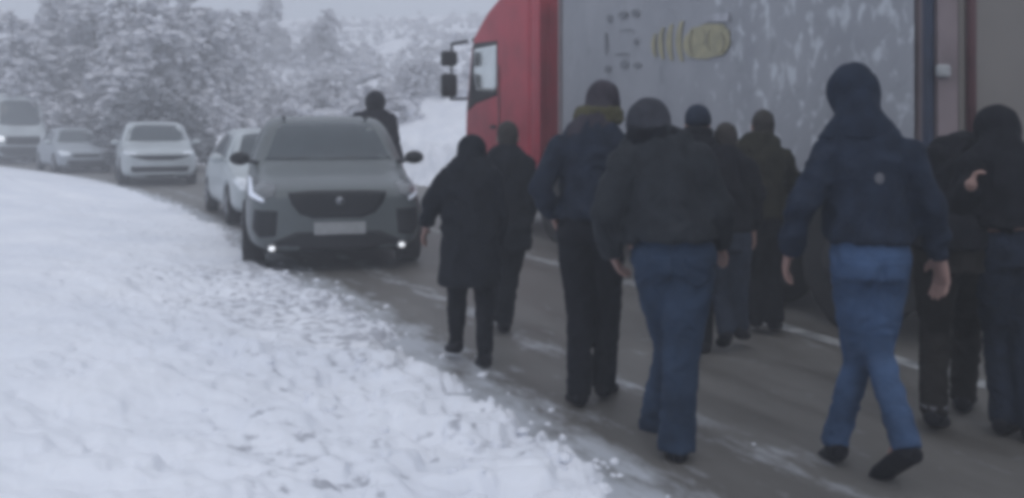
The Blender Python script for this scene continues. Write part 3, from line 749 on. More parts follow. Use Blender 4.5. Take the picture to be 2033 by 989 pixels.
def tree_proto(seed, H, spread, n=14, droop=.35, dens=1.0):
    rs = random.Random(seed); V, Fc, Mi = [], [], []; bm = bmesh.new()
    top = Vector((rs.uniform(-.06, .06)*H, rs.uniform(-.06, .06)*H, H))
    pts = [Vector((0, 0, -.4)).lerp(top, t) + Vector((rs.uniform(-.04, .04)*H*t, rs.uniform(-.04, .04)*H*t, 0)) for t in (0, .25, .5, .75, 1)]
    for i in range(4): cyl(bm, pts[i], pts[i+1], .045*H*(1-i*.23)*.6, .045*H*(1-(i+1)*.23)*.6, seg=8)
    for k in range(n):
        t = rs.uniform(.06, 1); i = min(3, int(t*4)); b = pts[i].lerp(pts[i+1], t*4-i); a = k*2.4+rs.uniform(-.5, .5)
        ln = spread*(1.15-.72*t)*rs.uniform(.6, 1.15); e = b + Vector((math.cos(a)*ln, math.sin(a)*ln, ln*rs.uniform(.05, .55)))
        mid = b.lerp(e, .5) + Vector((0, 0, ln*.12)); e2 = e - Vector((0, 0, ln*droop))
        cyl(bm, b, mid, .02*H*.4, .012*H*.4, seg=6); cyl(bm, mid, e2, .012*H*.4, .004*H, seg=6)
        for q in range(int(34*dens)):
            s = rs.uniform(.12, 1.08); p = (b.lerp(mid, s*2) if s < .5 else mid.lerp(e2, s*2-1))
            w = ln*.17*(1.1-abs(s-.5))
            p = p + Vector((rs.gauss(0, w), rs.gauss(0, w), rs.gauss(0, w*.55)))
            clump(V, Fc, Mi, p, rs.uniform(.012, .034)*H, .62, rs)
        for q in range(5):                              # snow pads lying along the branch
            s = rs.uniform(.3, 1.0); p = (b.lerp(mid, s*2) if s < .5 else mid.lerp(e2, s*2-1)) + Vector((rs.gauss(0, .08)*ln, rs.gauss(0, .08)*ln, .03*H))
            o_ = len(Mi); clump(V, Fc, Mi, p, rs.uniform(.04, .07)*H, .42, rs)
            for i in range(o_, len(Mi)): Mi[i] = 1 if rs.random() < .9 else Mi[i]
    return build_mesh(V, Fc, Mi), mesh_of(bm)
def bush_proto(seed, W_, H, n=700):
    rs = random.Random(seed); V, Fc, Mi = [], [], []; bm = bmesh.new()
    for k in range(9):
        a = rs.random()*6.28; r = rs.uniform(.2, .75)*W_/2
        cyl(bm, (math.cos(a)*.1, math.sin(a)*.1, -.3), (math.cos(a)*r, math.sin(a)*r, H*rs.uniform(.55, .85)), .03, .01, seg=6)
    for k in range(n):
        a = rs.random()*6.28; ph = math.acos(rs.uniform(0, 1)); rr = rs.uniform(.55, 1)**.5
        wob = 1+.22*noise.noise(Vector((math.cos(a)*2, math.sin(a)*2, seed+ph)))
        p = Vector((math.cos(a)*math.sin(ph)*W_/2*rr*wob, math.sin(a)*math.sin(ph)*W_/2*rr*wob, math.cos(ph)*H*rr*wob))
        clump(V, Fc, Mi, p, rs.uniform(.05, .12)*H**.5, .6, rs)
        nf = len(ICO[1])
        if ph > 1.0 and rs.random() < .85:            # bare twigs showing under the snow load
            for i in range(1, nf+1): Mi[-i] = 0
        elif ph < .95:
            for i in range(1, nf+1):
                if rs.random() < .6: Mi[-i] = 1
    return build_mesh(V, Fc, Mi), mesh_of(bm)
TP = [tree_proto(11, 6.6, 3.0, 34, .6, 1.5), tree_proto(23, 7.6, 2.7, 38, .55, 1.5), tree_proto(37, 5.6, 3.0, 32, .7, 1.5), tree_proto(41, 8.6, 3.2, 42, .6, 1.5)]
BP = [bush_proto(5, 3.8, 2.6, 900), bush_proto(8, 2.4, 1.4, 420), bush_proto(9, 3.0, 1.9, 560)]
def plant(name, proto, u, Y, sc_, rz, label, cat, group, part2='trunk', z=None, tw='twig'):
    x = (u-CX)*Y/F; zz = ground_z(x, Y) if z is None else z
    o = empty(name, (x, Y, zz-.05), label, cat, group, rz); o.scale = (sc_,)*3
    c = link('crown', proto[0], [M[tw], M['snow_clean']], o, smooth=False)
    t = link(part2, proto[1], M['bark'], o)
G1 = 'snow covered trees on the slope across the road'
for a in [(0, 30, 44, 1.0, 'snow laden tree at the far left edge above the tall white van', 0.3),
          (3, 120, 50, .95, 'tall snow laden tree behind the tall white van roof', 1.2),
          (1, 200, 46, 1.05, 'tall snowy tree with drooping branches behind the silver grey car', 2.0),
          (2, 275, 43, 1.25, 'broad snowy tree rising behind the big rounded bush', 3.1),
          (0, 370, 46, 1.15, 'snowy tree just right of the broad tree behind the big bush', 4.0),
          (2, 70, 41, .75, 'low snowy tree between the tall white van and the silver grey car', 5.1),
          (2, 450, 58, 1.0, 'small faint snowy tree on the slope left of the dark grey green SUV roof', .9),
          (1, 545, 74, .8, 'very faint snowy tree high on the slope above the white hatchback', 2.9),
          (2, 640, 70, .8, 'very faint snowy tree high on the slope above the SUV roof', 1.9)]:
    plant('snowy_tree', TP[a[0]], a[1], a[2], a[3], a[5], a[4], 'tree', G1)
plant('snowy_bush', BP[0], 305, 33, 1.05, .4, 'big rounded snow capped bush behind the white SUV in the fog', 'bush', None, 'stems', z=.3, tw='needle')
for i, (pi, u, Y, s, lb) in enumerate([(2, 415, 41, .9, 'snowy bush beside the snow pile right of the big rounded bush'), (1, 480, 44, 1.1, 'snowy bush on the slope directly above the white hatchback roof'),
        (2, 570, 47, 1.0, 'snowy bush on the slope above the left side of the SUV roof'), (1, 660, 50, 1.3, 'snowy bush on the slope above the middle of the SUV roof'),
        (2, 835, 46, .9, 'snowy bush on the slope between the man behind the SUV and the red lorry'), (1, 745, 41, 1.2, 'snowy bush on the slope directly behind the head of the man behind the SUV'), (1, 205, 36, .9, 'small snowy bush behind the silver grey car')]):
    plant('snowy_bush', BP[pi], u, Y, s, i*1.3, lb, 'bush', 'snowy bushes on the slope', 'stems')
# far scrub as one mass
V, Fc, Mi = [], [], []; rs = random.Random(3)
xs, ys, rr = [], [], []
for k in range(760):
    Y = rs.uniform(38, 125); u = rs.uniform(-350, 1500); x = (u-CX)*Y/F
    for q in range(rs.randint(5, 15)):
        xs.append(x+rs.gauss(0, .45)); ys.append(Y+rs.gauss(0, .45)); rr.append(rs.uniform(.10, .34))
zt, _, ss = terrain(np.array(xs), np.array(ys))
for x, y, z, s, r in zip(xs, ys, zt, ss, rr):
    if s < ROADW+3: continue
    clump(V, Fc, Mi, (x, y, z+abs(rs.gauss(0, .45))+.1), r, .75, rs)
tag(link('hillside_scrub', build_mesh(V, Fc, Mi), [M['twig'], M['snow_clean']], None, False), 'snow dusted scrub covering the foggy hillside', 'scrub', kind='stuff')

# ------------------------------------------------------------------ people
def loft(bm, stations, seg=20):
    """stations: (centre, half width, half depth, width axis) -> closed tube"""
    cs = [Vector(s[0]) for s in stations]; rings = []
    for i, s in enumerate(stations):
        t = (cs[min(i+1, len(cs)-1)] - cs[max(i-1, 0)]).normalized()
        wx = Vector(s[3]) if len(s) > 3 and s[3] is not None else (Vector((1, 0, 0)) if abs(t.x) < .8 else Vector((0, 0, 1)))
        wx = (wx - t*wx.dot(t)).normalized(); dx = t.cross(wx)
        rings.append([bm.verts.new(cs[i] + wx*s[1]*math.cos(a) + dx*s[2]*math.sin(a)) for a in [k*2*math.pi/seg for k in range(seg)]])
    for a, b in zip(rings, rings[1:]):
        for i in range(seg): bm.faces.new((a[i], a[(i+1) % seg], b[(i+1) % seg], b[i]))
    bm.faces.new(rings[0][::-1]); bm.faces.new(rings[-1])
def ball(bm, c, r3, rot=None):
    Mx = Matrix.Translation(c) @ (rot or Matrix.Identity(4)) @ Matrix.Diagonal((*r3, 1))
    bmesh.ops.create_uvsphere(bm, u_segments=18, v_segments=12, radius=1, matrix=Mx)
def limb(bm, pts, rad, seg=16):
    """round tapered limb with ball joints"""
    sub = []
    for i in range(len(pts)-1):
        a, b = Vector(pts[i]), Vector(pts[i+1]); ra, rb = rad[i], rad[i+1]
        loft(bm, [(a, ra, ra), (a.lerp(b, .35), ra*.97+rb*.03+.003, ra*.97+rb*.03+.003), (a.lerp(b, .7), ra*.4+rb*.6, ra*.4+rb*.6), (b, rb, rb)], seg)
        ball(bm, a, (ra,)*3); ball(bm, b, (rb,)*3)
def cloth(bm, vox=.012, smooth=5, fold=.010, fs=7, seed=0, stretch=(1, 1, .55)):
    me = bpy.data.meshes.new('c'); bm.to_mesh(me); bm.free()
    def f(o):
        r = o.modifiers.new('r', 'REMESH'); r.mode = 'VOXEL'; r.voxel_size = vox
        s = o.modifiers.new('s', 'SMOOTH'); s.factor = .6; s.iterations = smooth
    me = modded(me, f)
    if fold:
        nv = len(me.vertices); co = np.empty(nv*3, np.float32); me.vertices.foreach_get('co', co)
        nn = np.empty(nv*3, np.float32); me.vertices.foreach_get('normal', nn); co = co.reshape(-1, 3); nn = nn.reshape(-1, 3)
        off = Vector((seed*3.7, seed*1.9, seed*.3)); d = np.empty(nv)
        for i in range(nv):
            p = Vector((float(co[i, 0])*stretch[0], float(co[i, 1])*stretch[1], float(co[i, 2])*stretch[2]))
            w = noise.noise(p*fs*.6+off)
            q = p*fs + off + Vector((w, w, w))*1.2
            d[i] = (1-2*abs(noise.noise(q)))*.6 + noise.noise(q*2.3)*.35 - .3
        co = co + nn*(d*fold)[:, None]; me.vertices.foreach_set('co', co.astype(np.float32).ravel()); me.update()
    return me
def hand(bm, wrist, tip, side, sc_=1.0, curl=.5, palm_n=None):
    """palm, four unequal bent fingers and a thumb; side = direction the thumb leaves"""
    w = Vector(wrist); d = (Vector(tip)-w); L_ = d.length; d.normalize(); side = Vector(side); side = (side-d*side.dot(d)).normalized()
    nrm = d.cross(side).normalized()
    if palm_n is not None and nrm.dot(Vector(palm_n)) < 0: nrm = -nrm
    pl = L_*.52; pw = L_*.21
    loft(bm, [(w-d*.03, pw*.62, pw*.5, side), (w+d*pl*.3, pw*.95, pw*.52, side), (w+d*pl*.75, pw*1.12, pw*.5, side), (w+d*pl, pw*1.05, pw*.4, side)], 14)
    for k, (o, fl, b) in enumerate(((.85, .44, 0), (.3, .50, .05), (-.28, .46, .08), (-.85, .36, .14))):
        p = w + d*pl*.92 + side*pw*o; r = L_*.052; cur = d.copy(); fp = [p]
        for j, sg in enumerate((.45, .32, .25)):
            a = curl*(.5+.5*j)+b*curl; cur = (d*math.cos(a) + nrm*math.sin(a) + side*o*.06).normalized(); fp.append(fp[-1]+cur*L_*fl*sg)
        limb(bm, fp, [r*1.12, r*1.05, r*.95, r*.78], 8)
    tb = w + d*pl*.22 + side*pw*.75; r = L_*.06
    t1 = tb + (d*.55+side*.75+nrm*.25).normalized()*L_*.20; t2 = t1 + (d*.9+side*.25+nrm*.35).normalized()*L_*.16
    limb(bm, [tb, t1, t2], [r*1.2, r, r*.8], 8)
def mfab(name, c, var=.25, scale=14, rough=.85, bump=.35):
    return mat(name, c, rough, var=var, scale=scale, bump=bump, bscale=60, spec=.1)

def person(label, Y, pose, wear, seed=0, vox=.012, group='men and women walking beside the lorry'):
    """pose holds joints as (u, v, dY); wear holds materials and garment switches"""
    J = {k: P(q[0], q[1], Y + (q[2] if len(q) > 2 else 0)) for k, q in pose.items() if isinstance(q, tuple)}
    s = pose.get('s', 1.0); J['head'].z -= .022
    origin = Vector((J['pelvis'].x, Y, 0)); root = empty('person', origin, label, 'person', group)
    def sub(name, me, m, smooth=True):
        me.transform(Matrix.Translation(-origin)); return link(name, me, m, root, smooth)
    lean = (J['neck']-J['pelvis']); 
    wax = (J['r_sh']-J['l_sh']); wax.normalize()
    sw = (J['r_sh']-J['l_sh']).length/2
    face = pose.get('face', Vector((0, 1, 0))); face = Vector(face).normalized()
    H = J['head']; fr = Matrix(((face.y, face.x, 0, 0), (-face.x, face.y, 0, 0), (0, 0, 1, 0), (0, 0, 0, 1)))
    # ---- body: one continuous mesh
    bm = bmesh.new()
    ball(bm, H + Vector((0, 0, .02)), (.074*s, .092*s, .10*s), fr); ball(bm, H + face*.03*s - Vector((0, 0, .055*s)), (.055*s, .065*s, .065*s), fr)
    ball(bm, H + face*.098*s - Vector((0, 0, .015*s)), (.014*s, .02*s, .026*s), fr)
    rt = Vector((face.y, -face.x, 0))
    for q in (-1, 1): ball(bm, H + rt*q*.077*s - Vector((0, 0, .005)), (.012*s, .02*s, .032*s), fr)
    ball(bm, H + face*.085*s + Vector((0, 0, .035*s)), (.05*s, .015*s, .012*s), fr)
    ball(bm, H + face*.084*s - Vector((0, 0, .062*s)), (.026*s, .012*s, .010*s), fr)
    limb(bm, [J['neck']-Vector((0, 0, .03)), H-Vector((0, 0, .05*s))], [.062*s, .052*s])
    ch = J['neck'].lerp(J['pelvis'], .3); wa = J['neck'].lerp(J['pelvis'], .68)
    loft(bm, [(J['neck']+lean*.02, .06*s, .05*s, wax), (J['neck']-lean*-.12 if False else J['neck'].lerp(J['pelvis'], .1), sw*.72, .07*s, wax), (ch, .155*s, .105*s, wax), (wa, .13*s, .10*s, wax), (J['pelvis'], .15*s, .11*s, wax), (J['pelvis']-Vector((0, 0, .08)), .13*s, .10*s, wax)])
    for q in ('l', 'r'):
        limb(bm, [J[q+'_sh']+(J['pelvis']-J['neck']).normalized()*.05-wax*(-.02 if q == 'l' else .02), J[q+'_el'], J[q+'_wr']], [.046*s, .036*s, .028*s])
        hp = J['pelvis'] + wax*(-.085 if q == 'l' else .085)*s
        limb(bm, [hp, J[q+'_kn'], J[q+'_an']], [.076*s, .05*s, .03*s])
        limb(bm, [J[q+'_an'], J[q+'_an'].lerp(J[q+'_toe'], .85)], [.028*s, .018*s])
        inward = wax*(1 if q == 'l' else -1)
        th = pose.get(q+'_thumb', Vector((0, 1, 0))*.9 + inward*.3)
        hand(bm, J[q+'_wr'], J[q+'_hand'], th, palm_n=inward, curl=pose.get(q+'_curl', .55))
    sub('body', cloth(bm, .0075 if vox < .02 else .012, 2, 0), M['skin'])
    for q in (-1, 1):
        bm = bmesh.new(); ball(bm, H + face*.088*s + rt*q*.03*s + Vector((0, 0, .015*s)), (.011*s, .008*s, .007*s)); sub('eye', mesh_of(bm), M['eye'])
    # ---- trousers
    bm = bmesh.new(); lw = wear.get('leg', 1.0)*s
    loft(bm, [(J['pelvis']+lean*.16, wear.get('hip', .165)*s, .125*s, wax), (J['pelvis'], wear.get('hip', .165)*s*1.06, .14*s, wax), (J['pelvis']-Vector((0, 0, .10)), wear.get('hip', .165)*s*.98, .13*s, wax)])
    for q in ('l', 'r'):
        hp = J['pelvis'] + wax*(-.082 if q == 'l' else .082)*s - Vector((0, 0, .02))
        kn, an = J[q+'_kn'], J[q+'_an']; th = hp.lerp(kn, .4); cf = kn.lerp(an, .4)
        an2 = an - (kn-an).normalized()*.045
        loft(bm, [(hp, .098*lw, .10*lw), (th, .095*lw, .10*lw), (kn, .073*lw, .078*lw), (cf, .070*lw, .074*lw), (an2, wear.get('cuff', .062)*lw, wear.get('cuff', .062)*lw*1.1)])
        ball(bm, hp, (.1*lw,)*3); ball(bm, kn, (.074*lw,)*3)
    sub('trousers', cloth(bm, vox, 4, .013, 11, seed, (.9, .9, 1.1)), wear['trousers'])
    # ---- shoes
    for q in ('l', 'r'):
        an, toe = J[q+'_an'], J[q+'_toe']; bm = bmesh.new()
        d = Vector((toe.x-an.x, toe.y-an.y, 0)); d = d.normalized() if d.length > .01 else Vector((0, 1, 0))
        heel = an - Vector((0, 0, .045)) - d*.035; base = toe
        sx = Vector((d.y, -d.x, 0))
        loft(bm, [(heel-d*.03, .030*s, .030*s, sx), (heel+d*.01, .042*s, .045*s, sx), (heel.lerp(base, .45)+Vector((0, 0, .005)), .043*s, .042*s, sx), (heel.lerp(base, .8), .052*s, .036*s, sx), (base, .042*s, .026*s, sx), (base+d*.02, .02*s, .014*s, sx)])
        limb(bm, [an-Vector((0, 0, .055)), an-Vector((0, 0, .005))], [.046*s, .038*s])
        k_ = wear.get('shoe', 1.12)
        for v in bm.verts:
            c_ = Vector((base.x, base.y, 0)).lerp(Vector((heel.x, heel.y, 0)), .5); v.co.x = c_.x+(v.co.x-c_.x)*k_; v.co.y = c_.y+(v.co.y-c_.y)*k_
        sub('shoe', cloth(bm, .008 if vox < .02 else .012, 3, .002, 12, seed), wear['shoes'])
    if wear.get('sock'):
        an = J['l_an']; bm = bmesh.new(); cyl(bm, an+Vector((0, 0, -.012)), an+Vector((0, 0, .012)), .066, seg=20); sub('trouser_cuff', mesh_of(bm), wear['sock'])
    # ---- jacket / coat
    g = wear.get('puff', 1.0)*s; hem = wear.get('hem', .02); bm = bmesh.new(); nk = J['neck']
    up = -lean.normalized()
    st = [(nk-up*.05, .08*g, .075*g, wax), (nk+up*.0, .135*g, .10*g, wax), (nk+up*.045, sw*.86+.03*g, .12*g, wax), (nk+up*.16, sw*.92+.045*g, .145*g, wax),
          (nk.lerp(J['pelvis'], .5), sw*.82+.045*g, .15*g, wax), (nk.lerp(J['pelvis'], .8), wear.get('waist', .175)*g, .145*g, wax)]
    hp_ = J['pelvis'] + Vector((0, 0, hem))
    st += [(hp_+Vector((0, 0, .03)), wear.get('hemw', .185)*g, .155*g, wax), (hp_, wear.get('hemw', .185)*g*.99, .155*g, wax)]
    if wear.get('coat'):
        e = wear['coat']; st += [(hp_-Vector((0, 0, e*.5)), wear.get('coatw', .2)*g*1.02, .17*g, wax), (hp_-Vector((0, 0, e)), wear.get('coatw', .2)*g*1.05, .175*g, wax)]
    loft(bm, st, 26)
    for q in ('l', 'r'):
        a = wear.get('arm', 1.0)*g; sh = J[q+'_sh']+up*.02; el = J[q+'_el']; wr = J[q+'_wr']
        loft(bm, [(sh, .074*a, .08*a), (sh.lerp(el, .5), .066*a, .07*a), (el, .060*a, .062*a), (el.lerp(wr, .5), .056*a, .058*a), (wr.lerp(el, .03), .045*a, .046*a)])
        ball(bm, sh, (.076*a,)*3); ball(bm, el, (.061*a,)*3)
    sub('coat' if wear.get('coat') else 'jacket', cloth(bm, vox, 3, .026, 6.5, seed+3, (1, 1, .8)), wear['jacket'])
    # ---- head gear
    hd = wear.get('head', 'hair'); bm = bmesh.new()
    if hd == 'hood_up':
        hs = wear.get('hs', 1.0)
        ball(bm, H - face*.015 + Vector((0, 0, .01)), (.108*s*hs, .125*s*hs, .125*s*hs), fr)
        loft(bm, [(H-Vector((0, 0, .0))-face*.02, .100*s*hs, .11*s*hs, wax), (H.lerp(nk, .6)-face*.02, .092*s, .10*s, wax), (nk-Vector((0, 0, .015)), .145*s, .11*s, wax), (nk-Vector((0, 0, .06)), .18*s, .12*s, wax)])
        sub('hood', cloth(bm, vox, 3, .010, 9, seed+5), wear.get('headmat', wear['jacket']))
    elif hd in ('beanie', 'cap'):
        ball(bm, H - face*.008 + Vector((0, 0, .045*s)), (.089*s, .105*s, .092*s), fr)
        loft(bm, [(H+Vector((0, 0, .05*s))-face*.008, .09*s, .105*s, wax), (H+Vector((0, 0, -.005*s))-face*.012, .091*s, .102*s, wax)])
        sub('beanie', cloth(bm, vox, 3, .004, 20, seed+5), wear.get('headmat', M['hair']))
    else:
        ball(bm, H - face*.02 + Vector((0, 0, .03*s)), (.084*s, .092*s, .10*s), fr); ball(bm, H - face*.035 - Vector((0, 0, .03*s)), (.075*s, .07*s, .075*s), fr)
        sub('hair', cloth(bm, .01, 2, .008, 22, seed+5), M['hair'])
    if wear.get('scarf'):
        bm = bmesh.new(); w_ = wear.get('scarfw', .125)*s; c = nk.lerp(H, wear.get('scarft', .35))
        loft(bm, [(c+Vector((0, 0, .045)), w_*.86, w_*.86, wax), (c+Vector((0, 0, .02)), w_*1.04, w_*1.0, wax), (c-Vector((0, 0, .03)), w_*1.08, w_*1.02, wax), (c-Vector((0, 0, .055)), w_*.9, w_*.88, wax)], 24)
        sub(wear.get('scarfname', 'scarf'), cloth(bm, vox, 2, .014, 16, seed+9, (1, 1, 1.6)), wear['scarf'])
    return root

K = {}
K['navy'] = mfab('navy_cloth', (.018, .025, .042)); K['navy2'] = mfab('navy_fleece', (.019, .025, .04)); K['grey'] = mfab('charcoal_cloth', (.024, .027, .032))
K['greyhood'] = mfab('grey_hood', (.038, .04, .05)); K['black'] = mfab('black_cloth', (.010, .011, .015)); K['blackc'] = mfab('black_coat', (.012, .014, .019))
K['jeans'] = mfab('blue_jeans', (.048, .082, .155), .4, 5); K['djeans'] = mfab('dark_blue_jeans', (.026, .042, .074), .35, 5); K['fjeans'] = mfab('faded_dark_jeans', (.028, .036, .055))
K['olive'] = mfab('olive_cloth', (.024, .023, .017)); K['maroon'] = mfab('maroon_cloth', (.032, .017, .024)); K['brownhat'] = mfab('brown_grey_hat', (.045, .04, .05))
K['yellow'] = mfab('olive_yellow_cloth', (.075, .07, .042)); K['shoe'] = mfab('black_leather', (.012, .012, .016), rough=.6, bump=.1); K['brown'] = mfab('dark_brown_cloth', (.02, .018, .017))
K['pale'] = mfab('pale_cuff', (.13, .13, .145)); K['bgdark'] = mfab('hazy_black_cloth', (.012, .012, .018))

# large man in blue jeans
j = person('man in navy hooded jacket and blue jeans striding forward, largest figure', 4.05, dict(
    head=(1692, 178, .12), neck=(1706, 248, .02), l_sh=(1648, 300, .02), r_sh=(1796, 300, -.02), l_el=(1592, 408, -.03), r_el=(1846, 412, -.06), l_wr=(1566, 500, .10), r_wr=(1866, 512, .0),
    l_hand=(1553, 566, .17), r_hand=(1874, 596, .04), pelvis=(1728, 505, 0), l_kn=(1704, 716, .16), r_kn=(1742, 700, .06), l_an=(1660, 868, .22), r_an=(1796, 872, -.12), l_toe=(1644, 912, .38), r_toe=(1746, 946, .06)),
    dict(jacket=K['navy'], trousers=K['jeans'], shoes=K['shoe'], head='hood_up', hs=1.04, puff=1.0, hem=.055, hemw=.19, waist=.19, arm=1.05, leg=.88, hip=.152, cuff=.066), 1)
def back_pockets(p, m, cs, h=.15, w=.13):
    tr = [c for c in p.children if c.name.startswith('trousers')][0]
    bt = BVHTree.FromPolygons([v.co.copy() for v in tr.data.vertices], [list(q.vertices) for q in tr.data.polygons])
    for (u, v) in cs:
        c = P(u, v, p.location.y) - p.location
        link('back_pocket', patch(bt, [(c.x-w/2, c.z+h/2), (c.x+w/2, c.z+h/2), (c.x+w/2, c.z-h*.28), (c.x, c.z-h/2), (c.x-w/2, c.z-h*.28)], 'front', .0045, 30, 5), m, p)
bm = bmesh.new(); ctr = P(1721, 351, 3.885)
ball(bm, Vector((0, 0, 0)), (.02, .006, .024)); o = link('back_emblem', mesh_of(bm), K['pale'], j); JE = o
back_pockets(j, K['jeans'], ((1690, 548), (1764, 546)))
# grey hooded man
d_man = person('man in charcoal jacket with grey hood and dark blue jeans, hunched in the centre', 4.35, dict(
    head=(1286, 240, .12), neck=(1300, 274, .05), l_sh=(1245, 318, .0), r_sh=(1380, 314, 0), l_el=(1203, 420, -.04), r_el=(1424, 410, -.04), l_wr=(1216, 506, .08), r_wr=(1428, 484, .10),
    l_hand=(1242, 556, .14), r_hand=(1444, 528, .17), pelvis=(1337, 500, 0), l_kn=(1334, 690, .25), r_kn=(1352, 704, .0), l_an=(1302, 838, .42), r_an=(1344, 874, -.02), l_toe=(1286, 858, .55), r_toe=(1336, 893, .14)),
    dict(jacket=K['grey'], trousers=K['djeans'], shoes=K['shoe'], head='hood_up', headmat=K['greyhood'], puff=1.2, hem=.06, hemw=.165, waist=.2, arm=1.02, leg=1.15, hip=.17, cuff=.075, hs=.98, scarf=K['black'], scarfname='collar', scarfw=.13, scarft=.05), 2)
back_pockets(d_man, K['djeans'], ((1298, 532), (1376, 532)))
# yellow collar man
person('man in navy jacket with olive yellow collar under a brown grey hat', 5.15, dict(
    head=(1197, 196, .12), neck=(1180, 252, .03), l_sh=(1112, 290, 0), r_sh=(1228, 292, 0), l_el=(1074, 372, -.08), r_el=(1262, 380, 0), l_wr=(1098, 428, .02), r_wr=(1262, 450, .12),
    l_hand=(1116, 476, .06), r_hand=(1262, 500, .16), pelvis=(1172, 450, 0), l_kn=(1152, 618, .08), r_kn=(1206, 616, .12), l_an=(1150, 768, .0), r_an=(1198, 752, .12), l_toe=(1140, 789, .14), r_toe=(1212, 768, .30)),
    dict(jacket=K['navy2'], trousers=K['black'], shoes=K['shoe'], head='hood_up', headmat=K['brownhat'], hs=.92, puff=1.04, hem=.05, hemw=.165, waist=.165, leg=1.02, scarf=K['yellow'], scarfw=.130, scarft=.5, scarfname='yellow_collar', cuff=.066), 3)
# person in long dark coat
person('person in long black hooded coat at the snow edge beside the SUV', 6.05, dict(
    head=(937, 296, .10), neck=(930, 326, .03), l_sh=(884, 350, 0), r_sh=(978, 350, 0), l_el=(855, 404, -.02), r_el=(992, 424, .02), l_wr=(846, 452, .06), r_wr=(986, 486, .14),
    l_hand=(836, 490, .10), r_hand=(976, 524, .2), pelvis=(932, 470, 0), l_kn=(908, 590, .05), r_kn=(962, 596, .0), l_an=(905, 672, .1), r_an=(962, 698, -.06), l_toe=(896, 692, .2), r_toe=(957, 724, .06), s=.94),
    dict(jacket=K['blackc'], trousers=K['black'], shoes=K['shoe'], head='hood_up', hs=.95, puff=1.1, coat=.30, coatw=.185, hem=.0, hemw=.18, arm=.95, leg=.92, cuff=.055, waist=.175), 4, .014)
person('dark haired person walking just right of the long black coat, near the red cab', 7.0, dict(
    head=(1008, 268, .06), neck=(1006, 302, .02), l_sh=(962, 326, 0), r_sh=(1042, 322, 0), l_el=(962, 384, 0), r_el=(1050, 386, 0), l_wr=(966, 436, .08), r_wr=(1050, 440, .08),
    l_hand=(970, 476, .1), r_hand=(1050, 480, .1), pelvis=(1008, 436, 0), l_kn=(992, 540, .1), r_kn=(1012, 546, 0), l_an=(988, 612, .1), r_an=(1002, 632, -.05), l_toe=(984, 624, .25), r_toe=(1000, 648, .08), s=.98),
    dict(jacket=K['blackc'], trousers=K['black'], shoes=K['shoe'], head='hair', puff=1.05, coat=.22, coatw=.165, hemw=.17, hem=0, leg=1.0), 5, .014)
person('person in black beanie mostly hidden behind the charcoal jacket man', 6.4, dict(
    head=(1385, 240, .08), neck=(1387, 280, .02), l_sh=(1345, 306, 0), r_sh=(1428, 306, 0), l_el=(1330, 372, 0), r_el=(1442, 378, 0), l_wr=(1338, 430, .1), r_wr=(1440, 436, .12),
    l_hand=(1344, 474, .14), r_hand=(1436, 480, .16), pelvis=(1384, 446, 0), l_kn=(1372, 568, .1), r_kn=(1396, 568, 0), l_an=(1366, 654, .1), r_an=(1396, 672, -.02), l_toe=(1360, 668, .25), r_toe=(1392, 690, .12)),
    dict(jacket=K['black'], trousers=K['black'], shoes=K['shoe'], head='beanie', headmat=K['navy'], puff=1.0, scarf=K['black'], scarfname='collar', scarfw=.1, scarft=.45), 6, .016)
person('person in faded dark jeans between the charcoal jacket man and the olive jacket', 6.25, dict(
    head=(1440, 272, .16), neck=(1436, 304, .03), l_sh=(1396, 326, 0), r_sh=(1482, 326, 0), l_el=(1388, 392, 0), r_el=(1504, 386, .05), l_wr=(1400, 452, .08), r_wr=(1494, 458, .1),
    l_hand=(1404, 496, .12), r_hand=(1494, 504, .12), pelvis=(1442, 464, 0), l_kn=(1430, 576, .1), r_kn=(1464, 580, .06), l_an=(1440, 650, .05), r_an=(1470, 644, .12), l_toe=(1434, 684, .12), r_toe=(1476, 668, .3), s=.94),
    dict(jacket=K['black'], trousers=K['fjeans'], shoes=K['shoe'], head='hair', puff=1.0), 7, .016)
person('black haired person in olive jacket with maroon hem pushing the trailer side', 6.9, dict(
    head=(1514, 246, .14), neck=(1506, 276, .03), l_sh=(1464, 302, -.02), r_sh=(1550, 306, .02), l_el=(1450, 362, -.02), r_el=(1576, 360, .12), l_wr=(1462, 414, .06), r_wr=(1562, 396, .26),
    l_hand=(1466, 452, .08), r_hand=(1560, 392, .44), pelvis=(1512, 438, 0), l_kn=(1500, 544, .1), r_kn=(1528, 548, .05), l_an=(1502, 622, .05), r_an=(1536, 628, 0), l_toe=(1498, 640, .2), r_toe=(1540, 646, .15)),
    dict(jacket=K['olive'], trousers=K['black'], shoes=K['shoe'], head='hair', puff=1.1, scarf=None, hemw=.18, leg=1.2, hip=.185), 8, .014)
person('bent over person in black close behind the trailer, pale trouser cuff showing', 4.72, dict(
    head=(1908, 300, .34), neck=(1900, 300, .16), l_sh=(1858, 314, .1), r_sh=(1940, 312, .12), l_el=(1850, 390, .3), r_el=(1950, 392, .3), l_wr=(1872, 400, .56), r_wr=(1942, 404, .56),
    l_hand=(1884, 380, .72), r_hand=(1934, 384, .72), pelvis=(1888, 498, -.08), l_kn=(1856, 650, .08), r_kn=(1920, 650, .25), l_an=(1854, 806, -.02), r_an=(1912, 780, .3), l_toe=(1866, 838, .14), r_toe=(1920, 788, .5)),
    dict(jacket=K['black'], trousers=K['brown'], shoes=K['shoe'], head='hood_up', puff=1.05, hem=.02, sock=K['pale'], leg=1.02, cuff=.06), 9)
